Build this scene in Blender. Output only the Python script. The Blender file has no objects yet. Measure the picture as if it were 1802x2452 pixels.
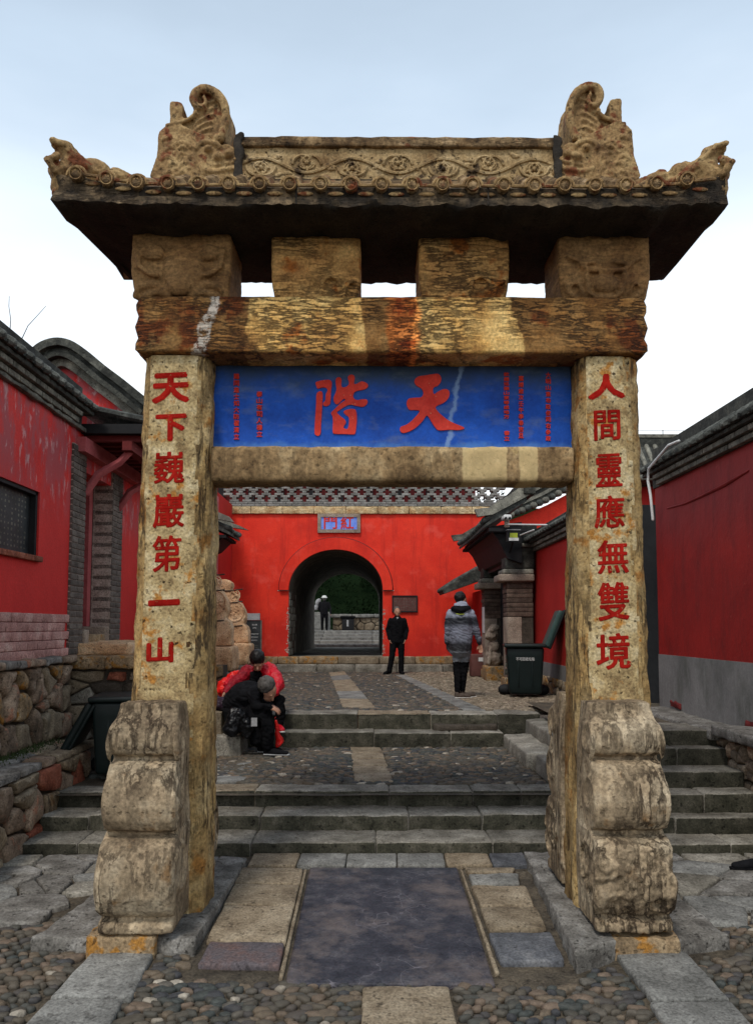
import bpy, bmesh, math, random
from mathutils import Vector, noise, Matrix, Euler
random.seed(7)
R = math.radians
SC = bpy.context.scene
COL = SC.collection

# ------------------------------------------------------------------ camera, world, sun
FOC, PITCH, YAW, CZ = 1839.0, R(4.0), math.atan(15/1839), 2.1
cam_d = bpy.data.cameras.new('camera'); cam = bpy.data.objects.new('camera', cam_d); COL.objects.link(cam)
cam.location = (0, 0, CZ); cam.rotation_euler = Euler((R(90)+PITCH, 0, -YAW), 'XYZ')
cam_d.sensor_fit = 'VERTICAL'; cam_d.sensor_height = 36; cam_d.lens = FOC/2452*36
PYc = 1500-FOC*math.tan(PITCH)
cam_d.shift_y = (PYc-1226)/2452
cam_d.clip_end = 2000; cam_d.clip_start = 0.05
SC.camera = cam
SC.view_settings.view_transform = 'Standard'; SC.view_settings.look = 'None'
SC.view_settings.exposure = 0.38; SC.view_settings.gamma = 1; SC.view_settings.use_curve_mapping = False

SUN_EL, SUN_AZ = R(57), R(202)     # high, behind the camera, a little to the left
W = bpy.data.worlds.new('World'); SC.world = W; W.use_nodes = True
nt = W.node_tree; nt.nodes.clear()
def wn(t, **k):
    n = nt.nodes.new(t)
    for a, b in k.items(): setattr(n, a, b)
    return n
sky = wn('ShaderNodeTexSky', sky_type='NISHITA', sun_disc=False, sun_elevation=SUN_EL, sun_rotation=SUN_AZ, air_density=1.2, dust_density=3.0)
tc = wn('ShaderNodeTexCoord'); sep = wn('ShaderNodeSeparateXYZ')
nt.links.new(tc.outputs['Generated'], sep.inputs[0])
rp = wn('ShaderNodeValToRGB'); rp.color_ramp.elements[0].position = 0.0
e = rp.color_ramp.elements
e[0].color = (0.93, 0.94, 0.95, 1); e[1].position = 0.9; e[1].color = (0.25, 0.31, 0.38, 1)
for p, c in ((0.28, (0.93, 0.96, 0.98, 1)), (0.44, (0.70, 0.79, 0.88, 1)), (0.60, (0.47, 0.57, 0.68, 1)), (0.75, (0.34, 0.42, 0.51, 1))):
    q = e.new(p); q.color = c
cn = wn('ShaderNodeTexNoise'); cn.inputs['Scale'].default_value = 2.2; cn.inputs['Detail'].default_value = 5; cn.inputs['Roughness'].default_value = .5
mp = wn('ShaderNodeMapping'); mp.inputs['Scale'].default_value = (1, 1, 3.5)
nt.links.new(tc.outputs['Generated'], mp.inputs[0]); nt.links.new(mp.outputs[0], cn.inputs[0])
mr = wn('ShaderNodeMapRange'); mr.inputs[1].default_value = .3; mr.inputs[2].default_value = .7; mr.inputs[3].default_value = -.05; mr.inputs[4].default_value = .05
nt.links.new(cn.outputs[0], mr.inputs[0])
ad = wn('ShaderNodeMath', operation='ADD'); nt.links.new(sep.outputs[2], ad.inputs[0]); nt.links.new(mr.outputs[0], ad.inputs[1])
nt.links.new(ad.outputs[0], rp.inputs[0])
sc = wn('ShaderNodeMix', data_type='RGBA', blend_type='MULTIPLY'); sc.inputs[0].default_value = 1
nt.links.new(rp.outputs[0], sc.inputs[6]); sc.inputs[7].default_value = (11.5, 11.5, 11.5, 1)
mx = wn('ShaderNodeMix', data_type='RGBA'); mx.inputs[0].default_value = 0.85
nt.links.new(sky.outputs[0], mx.inputs[6]); nt.links.new(sc.outputs[2], mx.inputs[7])
bg = wn('ShaderNodeBackground'); bg.inputs[1].default_value = 0.1
wo = wn('ShaderNodeOutputWorld')
nt.links.new(mx.outputs[2], bg.inputs[0]); nt.links.new(bg.outputs[0], wo.inputs[0])

sun_d = bpy.data.lights.new('sun', 'SUN'); sun_d.energy = 1.5; sun_d.angle = R(11); sun_d.color = (1, .95, .88)
sun = bpy.data.objects.new('sun', sun_d); COL.objects.link(sun)
# direction towards the sun
sd = Vector((math.sin(SUN_AZ)*math.cos(SUN_EL), math.cos(SUN_AZ)*math.cos(SUN_EL), math.sin(SUN_EL)))
sun.rotation_euler = sd.to_track_quat('Z', 'Y').to_euler(); sun.location = (0, -5, 12)

# ------------------------------------------------------------------ surveying helpers (photo pixel -> place in the world)
_cp, _sp = math.cos(PITCH), math.sin(PITCH); _f0 = (math.sin(YAW), math.cos(YAW))
def ray(u, v):
    a = (u-901)/FOC; b = -(v-PYc)/FOC
    return Vector((_f0[0]*_cp+math.cos(YAW)*a-_f0[0]*_sp*b, _f0[1]*_cp-math.sin(YAW)*a-_f0[1]*_sp*b, _sp+_cp*b))
def aY(u, v, y): d = ray(u, v); return Vector((0, 0, CZ))+d*(y/d.y)
def aX(u, v, x): d = ray(u, v); return Vector((0, 0, CZ))+d*(x/d.x)
def aZ(u, v, z): d = ray(u, v); return Vector((0, 0, CZ))+d*((z-CZ)/d.z)
S = 1802/1652

# ------------------------------------------------------------------ object helpers
WLOC = {}
def empty(name, loc, label, cat, group=None):
    o = bpy.data.objects.new(name, None); COL.objects.link(o); o.location = loc
    o['label'] = label; o['category'] = cat
    if group: o['group'] = group
    o.empty_display_size = .2
    WLOC[o] = Vector(loc); return o
def tag(o, label=None, cat=None, group=None, kind=None):
    if label: o['label'] = label
    if cat: o['category'] = cat
    if group: o['group'] = group
    if kind: o['kind'] = kind
    return o
def obj(name, me, m=None, parent=None, kind=None, loc=(0, 0, 0), rot=None, scl=None):
    """link a mesh; its coordinates (plus loc) are world coordinates"""
    o = bpy.data.objects.new(name, me); COL.objects.link(o)
    if m is not None and not me.materials: me.materials.append(m)
    loc = Vector(loc)
    if parent is not None:
        o.parent = parent; o.location = loc-WLOC[parent]
    else: o.location = loc
    WLOC[o] = loc
    if rot is not None: o.rotation_euler = rot
    if scl is not None: o.scale = scl
    if kind: o['kind'] = kind
    return o
def shade(me, smooth=True, angle=None):
    me.polygons.foreach_set('use_smooth', [smooth]*len(me.polygons))
    if angle is not None and smooth:
        try: me.set_sharp_from_angle(angle=R(angle))
        except Exception: pass
    return me
class MB:
    def __init__(s): s.v = []; s.f = []; s.r = []
    def add(s, vs, fs, rnd=None, M=None):
        n = len(s.v)
        s.v += [tuple(M @ Vector(q)) if M else tuple(q) for q in vs]
        s.f += [tuple(i+n for i in f) for f in fs]
        s.r += [rnd if rnd is not None else 0.0]*len(vs)
        return s
    def mesh(s, name='m', smooth=False, angle=35):
        me = bpy.data.meshes.new(name); me.from_pydata(s.v, [], s.f); me.update()
        if any(s.r):
            a = me.attributes.new('rnd', 'FLOAT', 'POINT'); a.data.foreach_set('value', s.r)
        if smooth: shade(me, True, angle)
        return me
def box(a, b):
    (x0, y0, z0), (x1, y1, z1) = a, b
    v = [(x0,y0,z0),(x1,y0,z0),(x1,y1,z0),(x0,y1,z0),(x0,y0,z1),(x1,y0,z1),(x1,y1,z1),(x0,y1,z1)]
    return v, [(0,3,2,1),(4,5,6,7),(0,1,5,4),(1,2,6,5),(2,3,7,6),(3,0,4,7)]
def fbm(p, f=1.0, seed=0.0, o=3):
    return noise.fractal(Vector(p)*f+Vector((seed, seed*1.7, seed*.3)), .6, 2.1, o)
def rbox(a, b, r=.02, step=.1, amp=0.0, freq=4, seed=0, fn=None, stretch=(1, 1, 1)):
    """box between corners a,b with rounded, uneven edges"""
    a, b = Vector(a), Vector(b); c = (a+b)/2; h = (b-a)/2
    r = min(r, h.x*.95, h.y*.95, h.z*.95)
    ax = []
    for k in range(3):
        inner = h[k]-r; n = max(1, int(round(2*inner/step)))
        ax.append([-h[k], -h[k]+r*.35]+[-inner+2*inner*i/n for i in range(n+1)]+[h[k]-r*.35, h[k]])
    idx = {}; vs = []; fs = []
    def V(i, j, k):
        key = (i, j, k)
        if key not in idx:
            p = Vector((ax[0][i], ax[1][j], ax[2][k]))
            q = Vector([max(-h[m]+r, min(h[m]-r, p[m])) for m in range(3)])
            d = p-q
            if d.length > 1e-9: p = q+d.normalized()*r
            w = p+c
            if amp:
                nn = (d.normalized() if d.length > 1e-9 else Vector((0, 0, 1)))
                w = w+nn*amp*fbm((w.x*stretch[0], w.y*stretch[1], w.z*stretch[2]), freq, seed)
            if fn: w = fn(w)
            idx[key] = len(vs); vs.append(tuple(w))
        return idx[key]
    N = [len(x)-1 for x in ax]
    for i in range(N[0]):
        for j in range(N[1]):
            fs.append((V(i,j,0), V(i,j+1,0), V(i+1,j+1,0), V(i+1,j,0)))
            fs.append((V(i,j,N[2]), V(i+1,j,N[2]), V(i+1,j+1,N[2]), V(i,j+1,N[2])))
    for i in range(N[0]):
        for k in range(N[2]):
            fs.append((V(i,0,k), V(i+1,0,k), V(i+1,0,k+1), V(i,0,k+1)))
            fs.append((V(i,N[1],k), V(i,N[1],k+1), V(i+1,N[1],k+1), V(i+1,N[1],k)))
    for j in range(N[1]):
        for k in range(N[2]):
            fs.append((V(0,j,k), V(0,j,k+1), V(0,j+1,k+1), V(0,j+1,k)))
            fs.append((V(N[0],j,k), V(N[0],j+1,k), V(N[0],j+1,k+1), V(N[0],j,k+1)))
    return vs, fs
def rb(name, a, b, m, parent=None, kind=None, **k):
    mb = MB(); mb.add(*rbox(a, b, **k)); return obj(name, mb.mesh(name, True, 50), m, parent, kind)
def bx(name, a, b, m, parent=None, kind=None):
    mb = MB(); mb.add(*box(a, b)); return obj(name, mb.mesh(name), m, parent, kind)
def prism(pts, n_dir, d):
    """closed polygon (list of Vector) extruded by n_dir*d"""
    n = len(pts); off = Vector(n_dir)*d
    v = [tuple(p) for p in pts]+[tuple(Vector(p)+off) for p in pts]
    f = [tuple(range(n)), tuple(range(2*n-1, n-1, -1))]+[(i, i+n, (i+1) % n+n, (i+1) % n) for i in range(n)]
    return v, f
def fixn(me):
    me.validate()
    b = bmesh.new(); b.from_mesh(me); bmesh.ops.recalc_face_normals(b, faces=b.faces[:]); bmesh.ops.triangulate(b, faces=[f for f in b.faces if len(f.verts) > 4]); b.to_mesh(me); b.free(); return me
def pr(name, pts, nd, d, m, parent=None, kind=None):
    mb = MB(); mb.add(*prism(pts, nd, d)); return obj(name, fixn(mb.mesh(name)), m, parent, kind)
def tube(pts, rad, seg=8, caps=True):
    pts = [Vector(p) for p in pts]; n = len(pts)
    if not hasattr(rad, '__len__'): rad = [rad]*n
    if caps:
        d0 = (pts[0]-pts[1]).normalized(); d1 = (pts[-1]-pts[-2]).normalized()
        pts = [pts[0]+d0*rad[0]*.95, pts[0]+d0*rad[0]*.65]+pts+[pts[-1]+d1*rad[-1]*.65, pts[-1]+d1*rad[-1]*.95]
        rad = [rad[0]*.3, rad[0]*.76]+list(rad)+[rad[-1]*.76, rad[-1]*.3]; n += 4
    vs = []; fs = []; up = None
    for i, p in enumerate(pts):
        d = (pts[min(i+1, n-1)]-pts[max(i-1, 0)]).normalized()
        if up is None: up = d.orthogonal().normalized()
        up = (up-d*up.dot(d)).normalized(); s = d.cross(up)
        for k in range(seg):
            a = 2*math.pi*k/seg; vs.append(tuple(p+(up*math.cos(a)+s*math.sin(a))*rad[i]))
    for i in range(n-1):
        for k in range(seg):
            fs.append((i*seg+k, i*seg+(k+1) % seg, (i+1)*seg+(k+1) % seg, (i+1)*seg+k))
    fs.append(tuple(range(seg-1, -1, -1))); fs.append(tuple((n-1)*seg+k for k in range(seg)))
    return vs, fs
def tb(name, pts, rad, m, parent=None, seg=8, kind=None):
    mb = MB(); mb.add(*tube(pts, rad, seg)); return obj(name, mb.mesh(name, True, 60), m, parent, kind)
def ellip(c, r, rot=(0, 0, 0), seg=12, rings=8):
    c = Vector(c); M = Euler(rot).to_matrix(); vs = [tuple(c+M@Vector((0, 0, -r[2])))]; fs = []
    for i in range(1, rings):
        t = -math.pi/2+math.pi*i/rings
        for k in range(seg):
            a = 2*math.pi*k/seg
            vs.append(tuple(c+M@Vector((r[0]*math.cos(t)*math.cos(a), r[1]*math.cos(t)*math.sin(a), r[2]*math.sin(t)))))
    vs.append(tuple(c+M@Vector((0, 0, r[2])))); L = len(vs)-1
    for k in range(seg):
        fs.append((0, 1+(k+1) % seg, 1+k)); fs.append((L, L-seg+k, L-seg+(k+1) % seg))
    for i in range(rings-2):
        for k in range(seg):
            a = 1+i*seg; fs.append((a+k, a+(k+1) % seg, a+seg+(k+1) % seg, a+seg+k))
    return vs, fs
def smooth_poly(pts, n=4):
    out = []; L = len(pts)
    for i in range(L):
        p0, p1, p2, p3 = [Vector(pts[(i+k-1) % L]) for k in range(4)]
        for s in range(n):
            t = s/n
            out.append(.5*((2*p1)+(p2-p0)*t+(2*p0-5*p1+4*p2-p3)*t*t+(3*p1-p0-3*p2+p3)*t**3))
    return out
def remesh(parts, voxel, amp=0, freq=8, seed=0, smooth=2, stretch=(1, 1, 1), matfn=None, name='sculpt'):
    mb = MB()
    for v, f in parts: mb.add(v, f)
    me = fixn(mb.mesh('tmp')); o = bpy.data.objects.new('tmp', me); COL.objects.link(o)
    md = o.modifiers.new('r', 'REMESH'); md.mode = 'VOXEL'; md.voxel_size = voxel
    if smooth:
        sm = o.modifiers.new('s', 'SMOOTH'); sm.factor = .5; sm.iterations = smooth
    dg = bpy.context.evaluated_depsgraph_get(); dg.update()
    m2 = bpy.data.meshes.new_from_object(o.evaluated_get(dg)); m2.name = name
    bpy.data.objects.remove(o); bpy.data.meshes.remove(me)
    if amp:
        nrm = [Vector(v.normal) for v in m2.vertices]
        for v, nn in zip(m2.vertices, nrm):
            p = v.co; v.co = p+nn*amp*fbm((p.x*stretch[0], p.y*stretch[1], p.z*stretch[2]), freq, seed)
    shade(m2, True)
    if matfn: matfn(m2)
    return m2

# ------------------------------------------------------------------ materials
class NT:
    def __init__(s, name):
        s.m = bpy.data.materials.new(name); s.m.use_nodes = True; s.t = s.m.node_tree; s.t.nodes.clear()
        s.o = s.t.nodes.new('ShaderNodeOutputMaterial'); s.b = s.t.nodes.new('ShaderNodeBsdfPrincipled')
        s.t.links.new(s.b.outputs[0], s.o.inputs[0]); s.geo = s.t.nodes.new('ShaderNodeNewGeometry'); s.pos = s.geo.outputs['Position']
    def n(s, t, ins={}, **k):
        q = s.t.nodes.new(t)
        for a, b in k.items(): setattr(q, a, b)
        for a, b in ins.items():
            if hasattr(b, 'is_output') or isinstance(b, bpy.types.NodeSocket): s.t.links.new(b, q.inputs[a])
            else: q.inputs[a].default_value = b
        return q
    def noise(s, scale, detail=4, rough=.6, stretch=None, vec=None, off=(0, 0, 0)):
        v = vec or s.pos
        if stretch or off != (0, 0, 0):
            v = s.n('ShaderNodeMapping', {0: v, 'Scale': stretch or (1, 1, 1), 'Location': off}).outputs[0]
        return s.n('ShaderNodeTexNoise', {'Vector': v, 'Scale': scale, 'Detail': detail, 'Roughness': rough}).outputs[0]
    def ramp(s, fac, stops, interp='LINEAR'):
        q = s.n('ShaderNodeValToRGB', {0: fac}); r = q.color_ramp; r.interpolation = interp
        while len(r.elements) > 1: r.elements.remove(r.elements[-1])
        r.elements[0].position = stops[0][0]; c = stops[0][1]; r.elements[0].color = (*c, 1) if hasattr(c, '__len__') else (c, c, c, 1)
        for p, c in stops[1:]:
            z = r.elements.new(p); z.color = (*c, 1) if hasattr(c, '__len__') else (c, c, c, 1)
        return q.outputs[0]
    def mix(s, f, a, b, mode='MIX'):
        return s.n('ShaderNodeMix', {0: f, 6: a if not isinstance(a, tuple) else (*a, 1)[:4], 7: b if not isinstance(b, tuple) else (*b, 1)[:4]}, data_type='RGBA', blend_type=mode).outputs[2]
    def math(s, op, a, b=0.0, clamp=False):
        q = s.n('ShaderNodeMath', {0: a, 1: b}, operation=op); q.use_clamp = clamp; return q.outputs[0]
    def sep(s): return s.n('ShaderNodeSeparateXYZ', {0: s.pos}).outputs
    def smooth(s, v, lo, hi):
        return s.n('ShaderNodeMapRange', {0: v, 1: lo, 2: hi, 3: 0.0, 4: 1.0}, interpolation_type='SMOOTHSTEP').outputs[0]
    def band(s, v, lo, hi, w):
        return s.math('MULTIPLY', s.smooth(v, lo-w, lo+w), s.math('SUBTRACT', 1.0, s.smooth(v, hi-w, hi+w)))
    def bump(s, h, strength=.4, dist=.02, prev=None):
        q = s.n('ShaderNodeBump', {'Height': h, 'Strength': strength, 'Distance': dist})
        if prev is not None: s.t.links.new(prev, q.inputs['Normal'])
        return q.outputs[0]
    def done(s, col, rough=.85, nrm=None, spec=.25, metal=0):
        for k, v in (('Base Color', col), ('Roughness', rough), ('Specular IOR Level', spec), ('Metallic', metal)):
            if isinstance(v, bpy.types.NodeSocket): s.t.links.new(v, s.b.inputs[k])
            else: s.b.inputs[k].default_value = (*v, 1) if isinstance(v, tuple) else v
        if nrm is not None: s.t.links.new(nrm, s.b.inputs['Normal'])
        return s.m
def stone(name, c, sc=3.0, streak=None, sscale=9, samt=.8, stain=None, grain=60, bump=.5, rand=0.0, pits=0.0, extra=None, thresh=.42, attr=False, rough=.85, dist=.02):
    """weathered stone: c = dark..light colours; streak 'h' beds lie flat, 'v' upright; stain=(colour, threshold)"""
    N = NT(name)
    n1 = N.noise(sc, 6, .65)
    st = [(0.3+.4*i/(len(c)-1), q) for i, q in enumerate(c)]
    col = N.ramp(n1, st)
    if stain:
        n2 = N.noise(sc*1.3, 5, .6, off=(3.1, 7.7, 1.3))
        col = N.mix(N.ramp(n2, [(stain[1]-.03, 0.0), (stain[1]+.05, 1.0)]), col, stain[0])
    g = N.noise(grain, 3, .6)
    col = N.mix(1.0, col, N.ramp(g, [(.25, .48), (.5, .98), (.75, 1.45)]), 'MULTIPLY')
    h = g
    nm = N.bump(g, bump*.5, .004)
    if pits:
        n3 = N.noise(26, 3, .5, off=(9, 2, 5)); pm = N.ramp(n3, [(.30, 0.0), (.40, 1.0)])
        col = N.mix(pits, col, N.mix(pm, (.05, .035, .02), (1, 1, 1)), 'MULTIPLY'); nm = N.bump(pm, bump, .008, nm)
    if streak:
        stv = (1, 1, 5) if streak == 'h' else (3.0, 3.0, .45)
        n4 = N.noise(sscale/2.2, 7, .62, stretch=stv)
        rid = N.math('ABSOLUTE', N.math('SUBTRACT', n4, .5))
        cr = N.ramp(rid, [(0.0, 0.0), (.016, .15), (.055, 1.0)])
        msk = N.ramp(N.noise(2.3, 3, .5, off=(1, 8, 2)), [(thresh, 0.0), (thresh+.18, 1.0)])
        f = N.math('MULTIPLY', N.math('SUBTRACT', 1.0, cr), N.math('MULTIPLY', msk, samt))
        col = N.mix(f, col, (.03, .018, .01))
        band = N.ramp(n4, [(.35, .72), (.65, 1.18)])
        col = N.mix(1.0, col, band, 'MULTIPLY')
        hh = N.math('SUBTRACT', N.math('MULTIPLY', n4, .6), f)
        nm = N.bump(hh, bump, dist, nm)
    else:
        nm = N.bump(n1, bump, .03, nm)
    if extra: col = extra(N, col)
    if rand or attr:
        rv = N.n('ShaderNodeAttribute', attribute_name='rnd').outputs['Fac'] if attr else N.n('ShaderNodeObjectInfo').outputs['Random']
        k = N.ramp(rv, [(0, 1-rand), (1, 1+rand)]) if rand else None
        if k is not None: col = N.mix(1.0, col, k, 'MULTIPLY')
    return N.done(col, rough, nm)
YD, YM, YL = (.10, .052, .018), (.27, .155, .06), (.44, .31, .16)
M_roof = stone('roof_stone', [(.03, .02, .012), (.12, .07, .03), (.30, .2, .10), (.40, .28, .16)], 4, 'h', 12, .5, ((.20, .055, .02), .62), 50, .7, pits=.5)
M_fascia = stone('fascia_stone', [(.012, .009, .006), (.03, .022, .014), (.10, .07, .04), (.26, .18, .10)], 5, 'h', 14, .6, ((.16, .05, .02), .68), 50, .7, pits=.6)
M_under = stone('shade_and_joint_stone', [(.012, .01, .008), (.03, .024, .018), (.05, .04, .028)], 4, None, bump=.6, pits=.4)  # near black: eave shade put into the colour; also used for dark joints
M_carve = stone('carved_stone', [(.16, .09, .035), (.36, .25, .12), (.48, .36, .20)], 5, None, stain=((.05, .03, .015), .58), bump=.6, pits=.9)
M_finial = stone('finial_stone', [(.09, .045, .018), (.28, .175, .075), (.43, .30, .14)], 6, None, stain=((.15, .045, .016), .57), bump=.6, pits=.7)
M_cap = stone('capital_stone', [(.13, .06, .022), (.27, .145, .055), (.38, .22, .09)], 3, 'h', 6, .35, None, 50, .4, pits=.2)
M_cap2 = stone('middle_capital_stone', [(.24, .10, .03), (.48, .26, .085), (.66, .42, .16)], 3, 'h', 11, .8, ((.34, .11, .02), .57), 50, .7, thresh=.42)
def beam_patch(N, col):
    x = N.sep()[0]; z = N.sep()[2]
    t = N.math('MULTIPLY', N.math('SUBTRACT', 4.4, z), .10)
    w = N.math('MULTIPLY', N.math('SUBTRACT', N.noise(9, 3), .5), .10)
    xx = N.math('ADD', x, w)
    p1 = N.math('MULTIPLY', N.smooth(N.math('ADD', xx, t), -.845, -.825), N.math('SUBTRACT', 1.0, N.smooth(N.math('SUBTRACT', xx, t), -.075, -.055)))
    p2 = N.math('MULTIPLY', N.smooth(N.math('ADD', xx, t), .31, .33), N.math('SUBTRACT', 1.0, N.smooth(N.math('SUBTRACT', xx, N.math('MULTIPLY', t, 3.0)), .955, .975)))
    p = N.math('MAXIMUM', p1, p2)
    po = N.band(N.math('SUBTRACT', xx, N.math('MULTIPLY', N.noise(3), .12)), .05, .27, .02)
    col = N.mix(N.math('SUBTRACT', 1.0, p), col, N.mix(1.0, col, (.40, .33, .30), 'MULTIPLY'))
    col = N.mix(po, col, N.mix(1.0, col, (1.9, 1.15, .8), 'MULTIPLY'))
    pl = N.math('SUBTRACT', xx, N.math('ADD', -1.21, N.math('MULTIPLY', N.math('SUBTRACT', z, 4.0), .32)))
    plm = N.math('MULTIPLY', N.band(N.math('ADD', pl, N.math('MULTIPLY', N.math('SUBTRACT', N.noise(8), .5), .16)), -.03, .05, .012), N.ramp(N.noise(17, 6, .75), [(.42, 0.0), (.52, .85)]))
    return N.mix(plm, col, (.62, .56, .48))
M_beam = stone('lintel_stone', [(.30, .12, .03), (.60, .34, .10), (.80, .56, .22)], 3, 'h', 13, .8, ((.36, .11, .02), .56), 50, .8, extra=beam_patch, thresh=.36)
M_post = stone('post_stone', [(.17, .09, .03), (.38, .25, .10), (.52, .39, .20)], 3.2, 'v', 9, .9, ((.30, .14, .035), .58), 45, .6, pits=.45, thresh=.42)
M_face = stone('inscribed_face_stone', [(.13, .075, .03), (.42, .31, .15), (.60, .50, .31)], 6.5, None, stain=((.38, .17, .035), .60), bump=.5, pits=.95)
M_drum = stone('drum_stone', [(.11, .075, .045), (.30, .225, .14), (.47, .385, .265)], 3, 'v', 9, .9, ((.22, .13, .06), .63), 45, .6, pits=.45, thresh=.42)
M_base = stone('base_stone', [(.10, .07, .04), (.26, .18, .10), (.40, .30, .18)], 6, None, stain=((.32, .15, .03), .55), bump=.7, pits=.6)
M_plinth = stone('platform_stone', [(.065, .058, .05), (.16, .148, .13), (.30, .285, .26)], 5, None, bump=.7, pits=.7)
def low_patch(N, col):
    x = N.math('ADD', N.sep()[0], N.math('MULTIPLY', N.math('SUBTRACT', N.noise(13, 4), .5), .05)); m = N.math('MAXIMUM', N.band(x, .655, .97, .008), N.band(x, 1.06, 1.19, .008))
    col = N.mix(N.math('SUBTRACT', 1.0, m), col, N.mix(1.0, col, (.74, .70, .66), 'MULTIPLY'))
    return N.mix(N.math('MULTIPLY', m, .5), col, (.66, .50, .24))
M_low = stone('lower_lintel_stone', [(.15, .09, .04), (.38, .26, .13), (.58, .45, .26)], 4, 'v', 6, .25, ((.50, .37, .17), .66), 40, .35, pits=.5, extra=low_patch)
def panel_extra(N, col):
    x, y, z = N.sep()[0], N.sep()[1], N.sep()[2]
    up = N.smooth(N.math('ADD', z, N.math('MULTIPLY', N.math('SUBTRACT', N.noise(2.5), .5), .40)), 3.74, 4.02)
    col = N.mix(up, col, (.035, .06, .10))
    cl = N.math('MULTIPLY', N.ramp(N.noise(4, 5, .6, stretch=(1, 1, 2.2)), [(.52, 0.0), (.74, 1.0)]), .42)
    col = N.mix(cl, col, (.16, .20, .24))
    st = N.math('SUBTRACT', N.math('ADD', x, N.math('MULTIPLY', N.math('SUBTRACT', N.noise(7), .5), .14)), N.math('ADD', .60, N.math('MULTIPLY', N.math('SUBTRACT', z, 3.65), .16)))
    col = N.mix(N.math('MULTIPLY', N.band(st, -.012, .022, .012), .6), col, (.25, .38, .60))
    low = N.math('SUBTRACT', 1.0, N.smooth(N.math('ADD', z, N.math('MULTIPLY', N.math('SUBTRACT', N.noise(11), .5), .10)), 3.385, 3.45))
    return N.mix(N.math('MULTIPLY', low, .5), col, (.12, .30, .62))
def paint(name, c1, c2, sc=3, extra=None, bump=.25, rough=.7, patches=None, spots=None, fine=1.0):
    N = NT(name)
    col = N.ramp(N.noise(sc, 6, .65), [(.3, c1), (.7, c2)])
    col = N.mix(1.0, col, N.ramp(N.noise(45, 3), [(.3, 1-.14*fine), (.7, 1+.12*fine)]), 'MULTIPLY')
    if spots:
        col = N.mix(N.ramp(N.noise(spots[1], 5, .7, off=(4, 4, 4)), [(spots[2], 0.0), (spots[2]+.02, 1.0)]), col, spots[0])
    if extra: col = extra(N, col)
    nm = N.bump(N.noise(30, 4), bump, .006); nm = N.bump(N.noise(2.5, 3), bump, .03, nm)
    return N.done(col, rough, nm)
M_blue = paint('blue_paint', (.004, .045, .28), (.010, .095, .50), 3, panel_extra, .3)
M_char = paint('red_letter_paint', (.20, .006, .004), (.40, .016, .010), 9, None, .5, .95, spots=((.30, .15, .07), 34, .62))
M_char.node_tree.nodes['Principled BSDF'].inputs['Specular IOR Level'].default_value = .05
M_char2 = paint('red_brush_paint', (.52, .025, .015), (.68, .05, .03), 9, None, .3, spots=((.55, .35, .2), 30, .67))
def gate_extra(N, col):
    x, z = N.sep()[0], N.sep()[2]
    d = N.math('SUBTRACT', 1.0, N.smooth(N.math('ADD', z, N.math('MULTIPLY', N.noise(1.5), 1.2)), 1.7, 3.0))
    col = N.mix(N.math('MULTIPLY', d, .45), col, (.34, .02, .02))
    bl = N.math('MULTIPLY', N.ramp(N.noise(1.1, 5, .6, off=(7, 0, 2)), [(.48, 0.0), (.64, 1.0)]), .4)
    col = N.mix(bl, col, (.40, .012, .008))
    stk = N.math('MULTIPLY', N.ramp(N.noise(3.5, 5, .65, stretch=(1.6, 1, .16), off=(3, 3, 3)), [(.52, 0.0), (.68, 1.0)]), .45)
    col = N.mix(stk, col, (.36, .014, .010))
    pk = N.math('MULTIPLY', N.ramp(N.noise(2.2, 5, .6, off=(2, 0, 5)), [(.56, 0.0), (.70, 1.0)]), .5)
    return N.mix(pk, col, (.80, .10, .07))
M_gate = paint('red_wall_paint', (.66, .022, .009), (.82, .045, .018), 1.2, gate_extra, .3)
def left_extra(N, col):
    z = N.sep()[2]; y = N.sep()[1]
    m = N.math('MULTIPLY', N.ramp(N.noise(3.2, 6, .65, stretch=(1, 1.6, .55)), [(.44, 0.0), (.55, 1.0)]), N.smooth(N.math('ADD', z, N.math('MULTIPLY', N.noise(1.1), .6)), 3.5, 4.3))
    col = N.mix(N.math('MULTIPLY', m, .8), col, (.33, .075, .085))
    m2 = N.math('MULTIPLY', N.ramp(N.noise(7, 6, .7, stretch=(1, 1.5, .5), off=(5, 1, 1)), [(.56, 0.0), (.62, 1.0)]), N.smooth(z, 3.2, 3.9))
    return N.mix(N.math('MULTIPLY', m2, .65), col, (.52, .34, .34))
M_left = paint('left_red_paint', (.50, .020, .018), (.66, .034, .028), 1.1, left_extra, .35)
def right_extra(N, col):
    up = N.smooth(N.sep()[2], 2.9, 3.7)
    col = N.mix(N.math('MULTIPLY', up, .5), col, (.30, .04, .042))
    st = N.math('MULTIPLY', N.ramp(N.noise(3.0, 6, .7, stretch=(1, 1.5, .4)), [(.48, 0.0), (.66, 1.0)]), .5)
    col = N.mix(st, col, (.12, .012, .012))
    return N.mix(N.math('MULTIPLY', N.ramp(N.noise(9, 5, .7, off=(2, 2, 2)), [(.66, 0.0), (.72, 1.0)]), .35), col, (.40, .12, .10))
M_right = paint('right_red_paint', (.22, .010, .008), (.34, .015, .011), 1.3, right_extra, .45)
M_court = paint('courtyard_red_paint', (.36, .013, .010), (.48, .020, .015), 1.3, None, .35)
M_pinkwood = paint('faded_red_timber', (.34, .07, .075), (.48, .13, .13), 5)
M_darkred = paint('dark_red_timber', (.10, .012, .012), (.16, .02, .018), 4)
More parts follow.
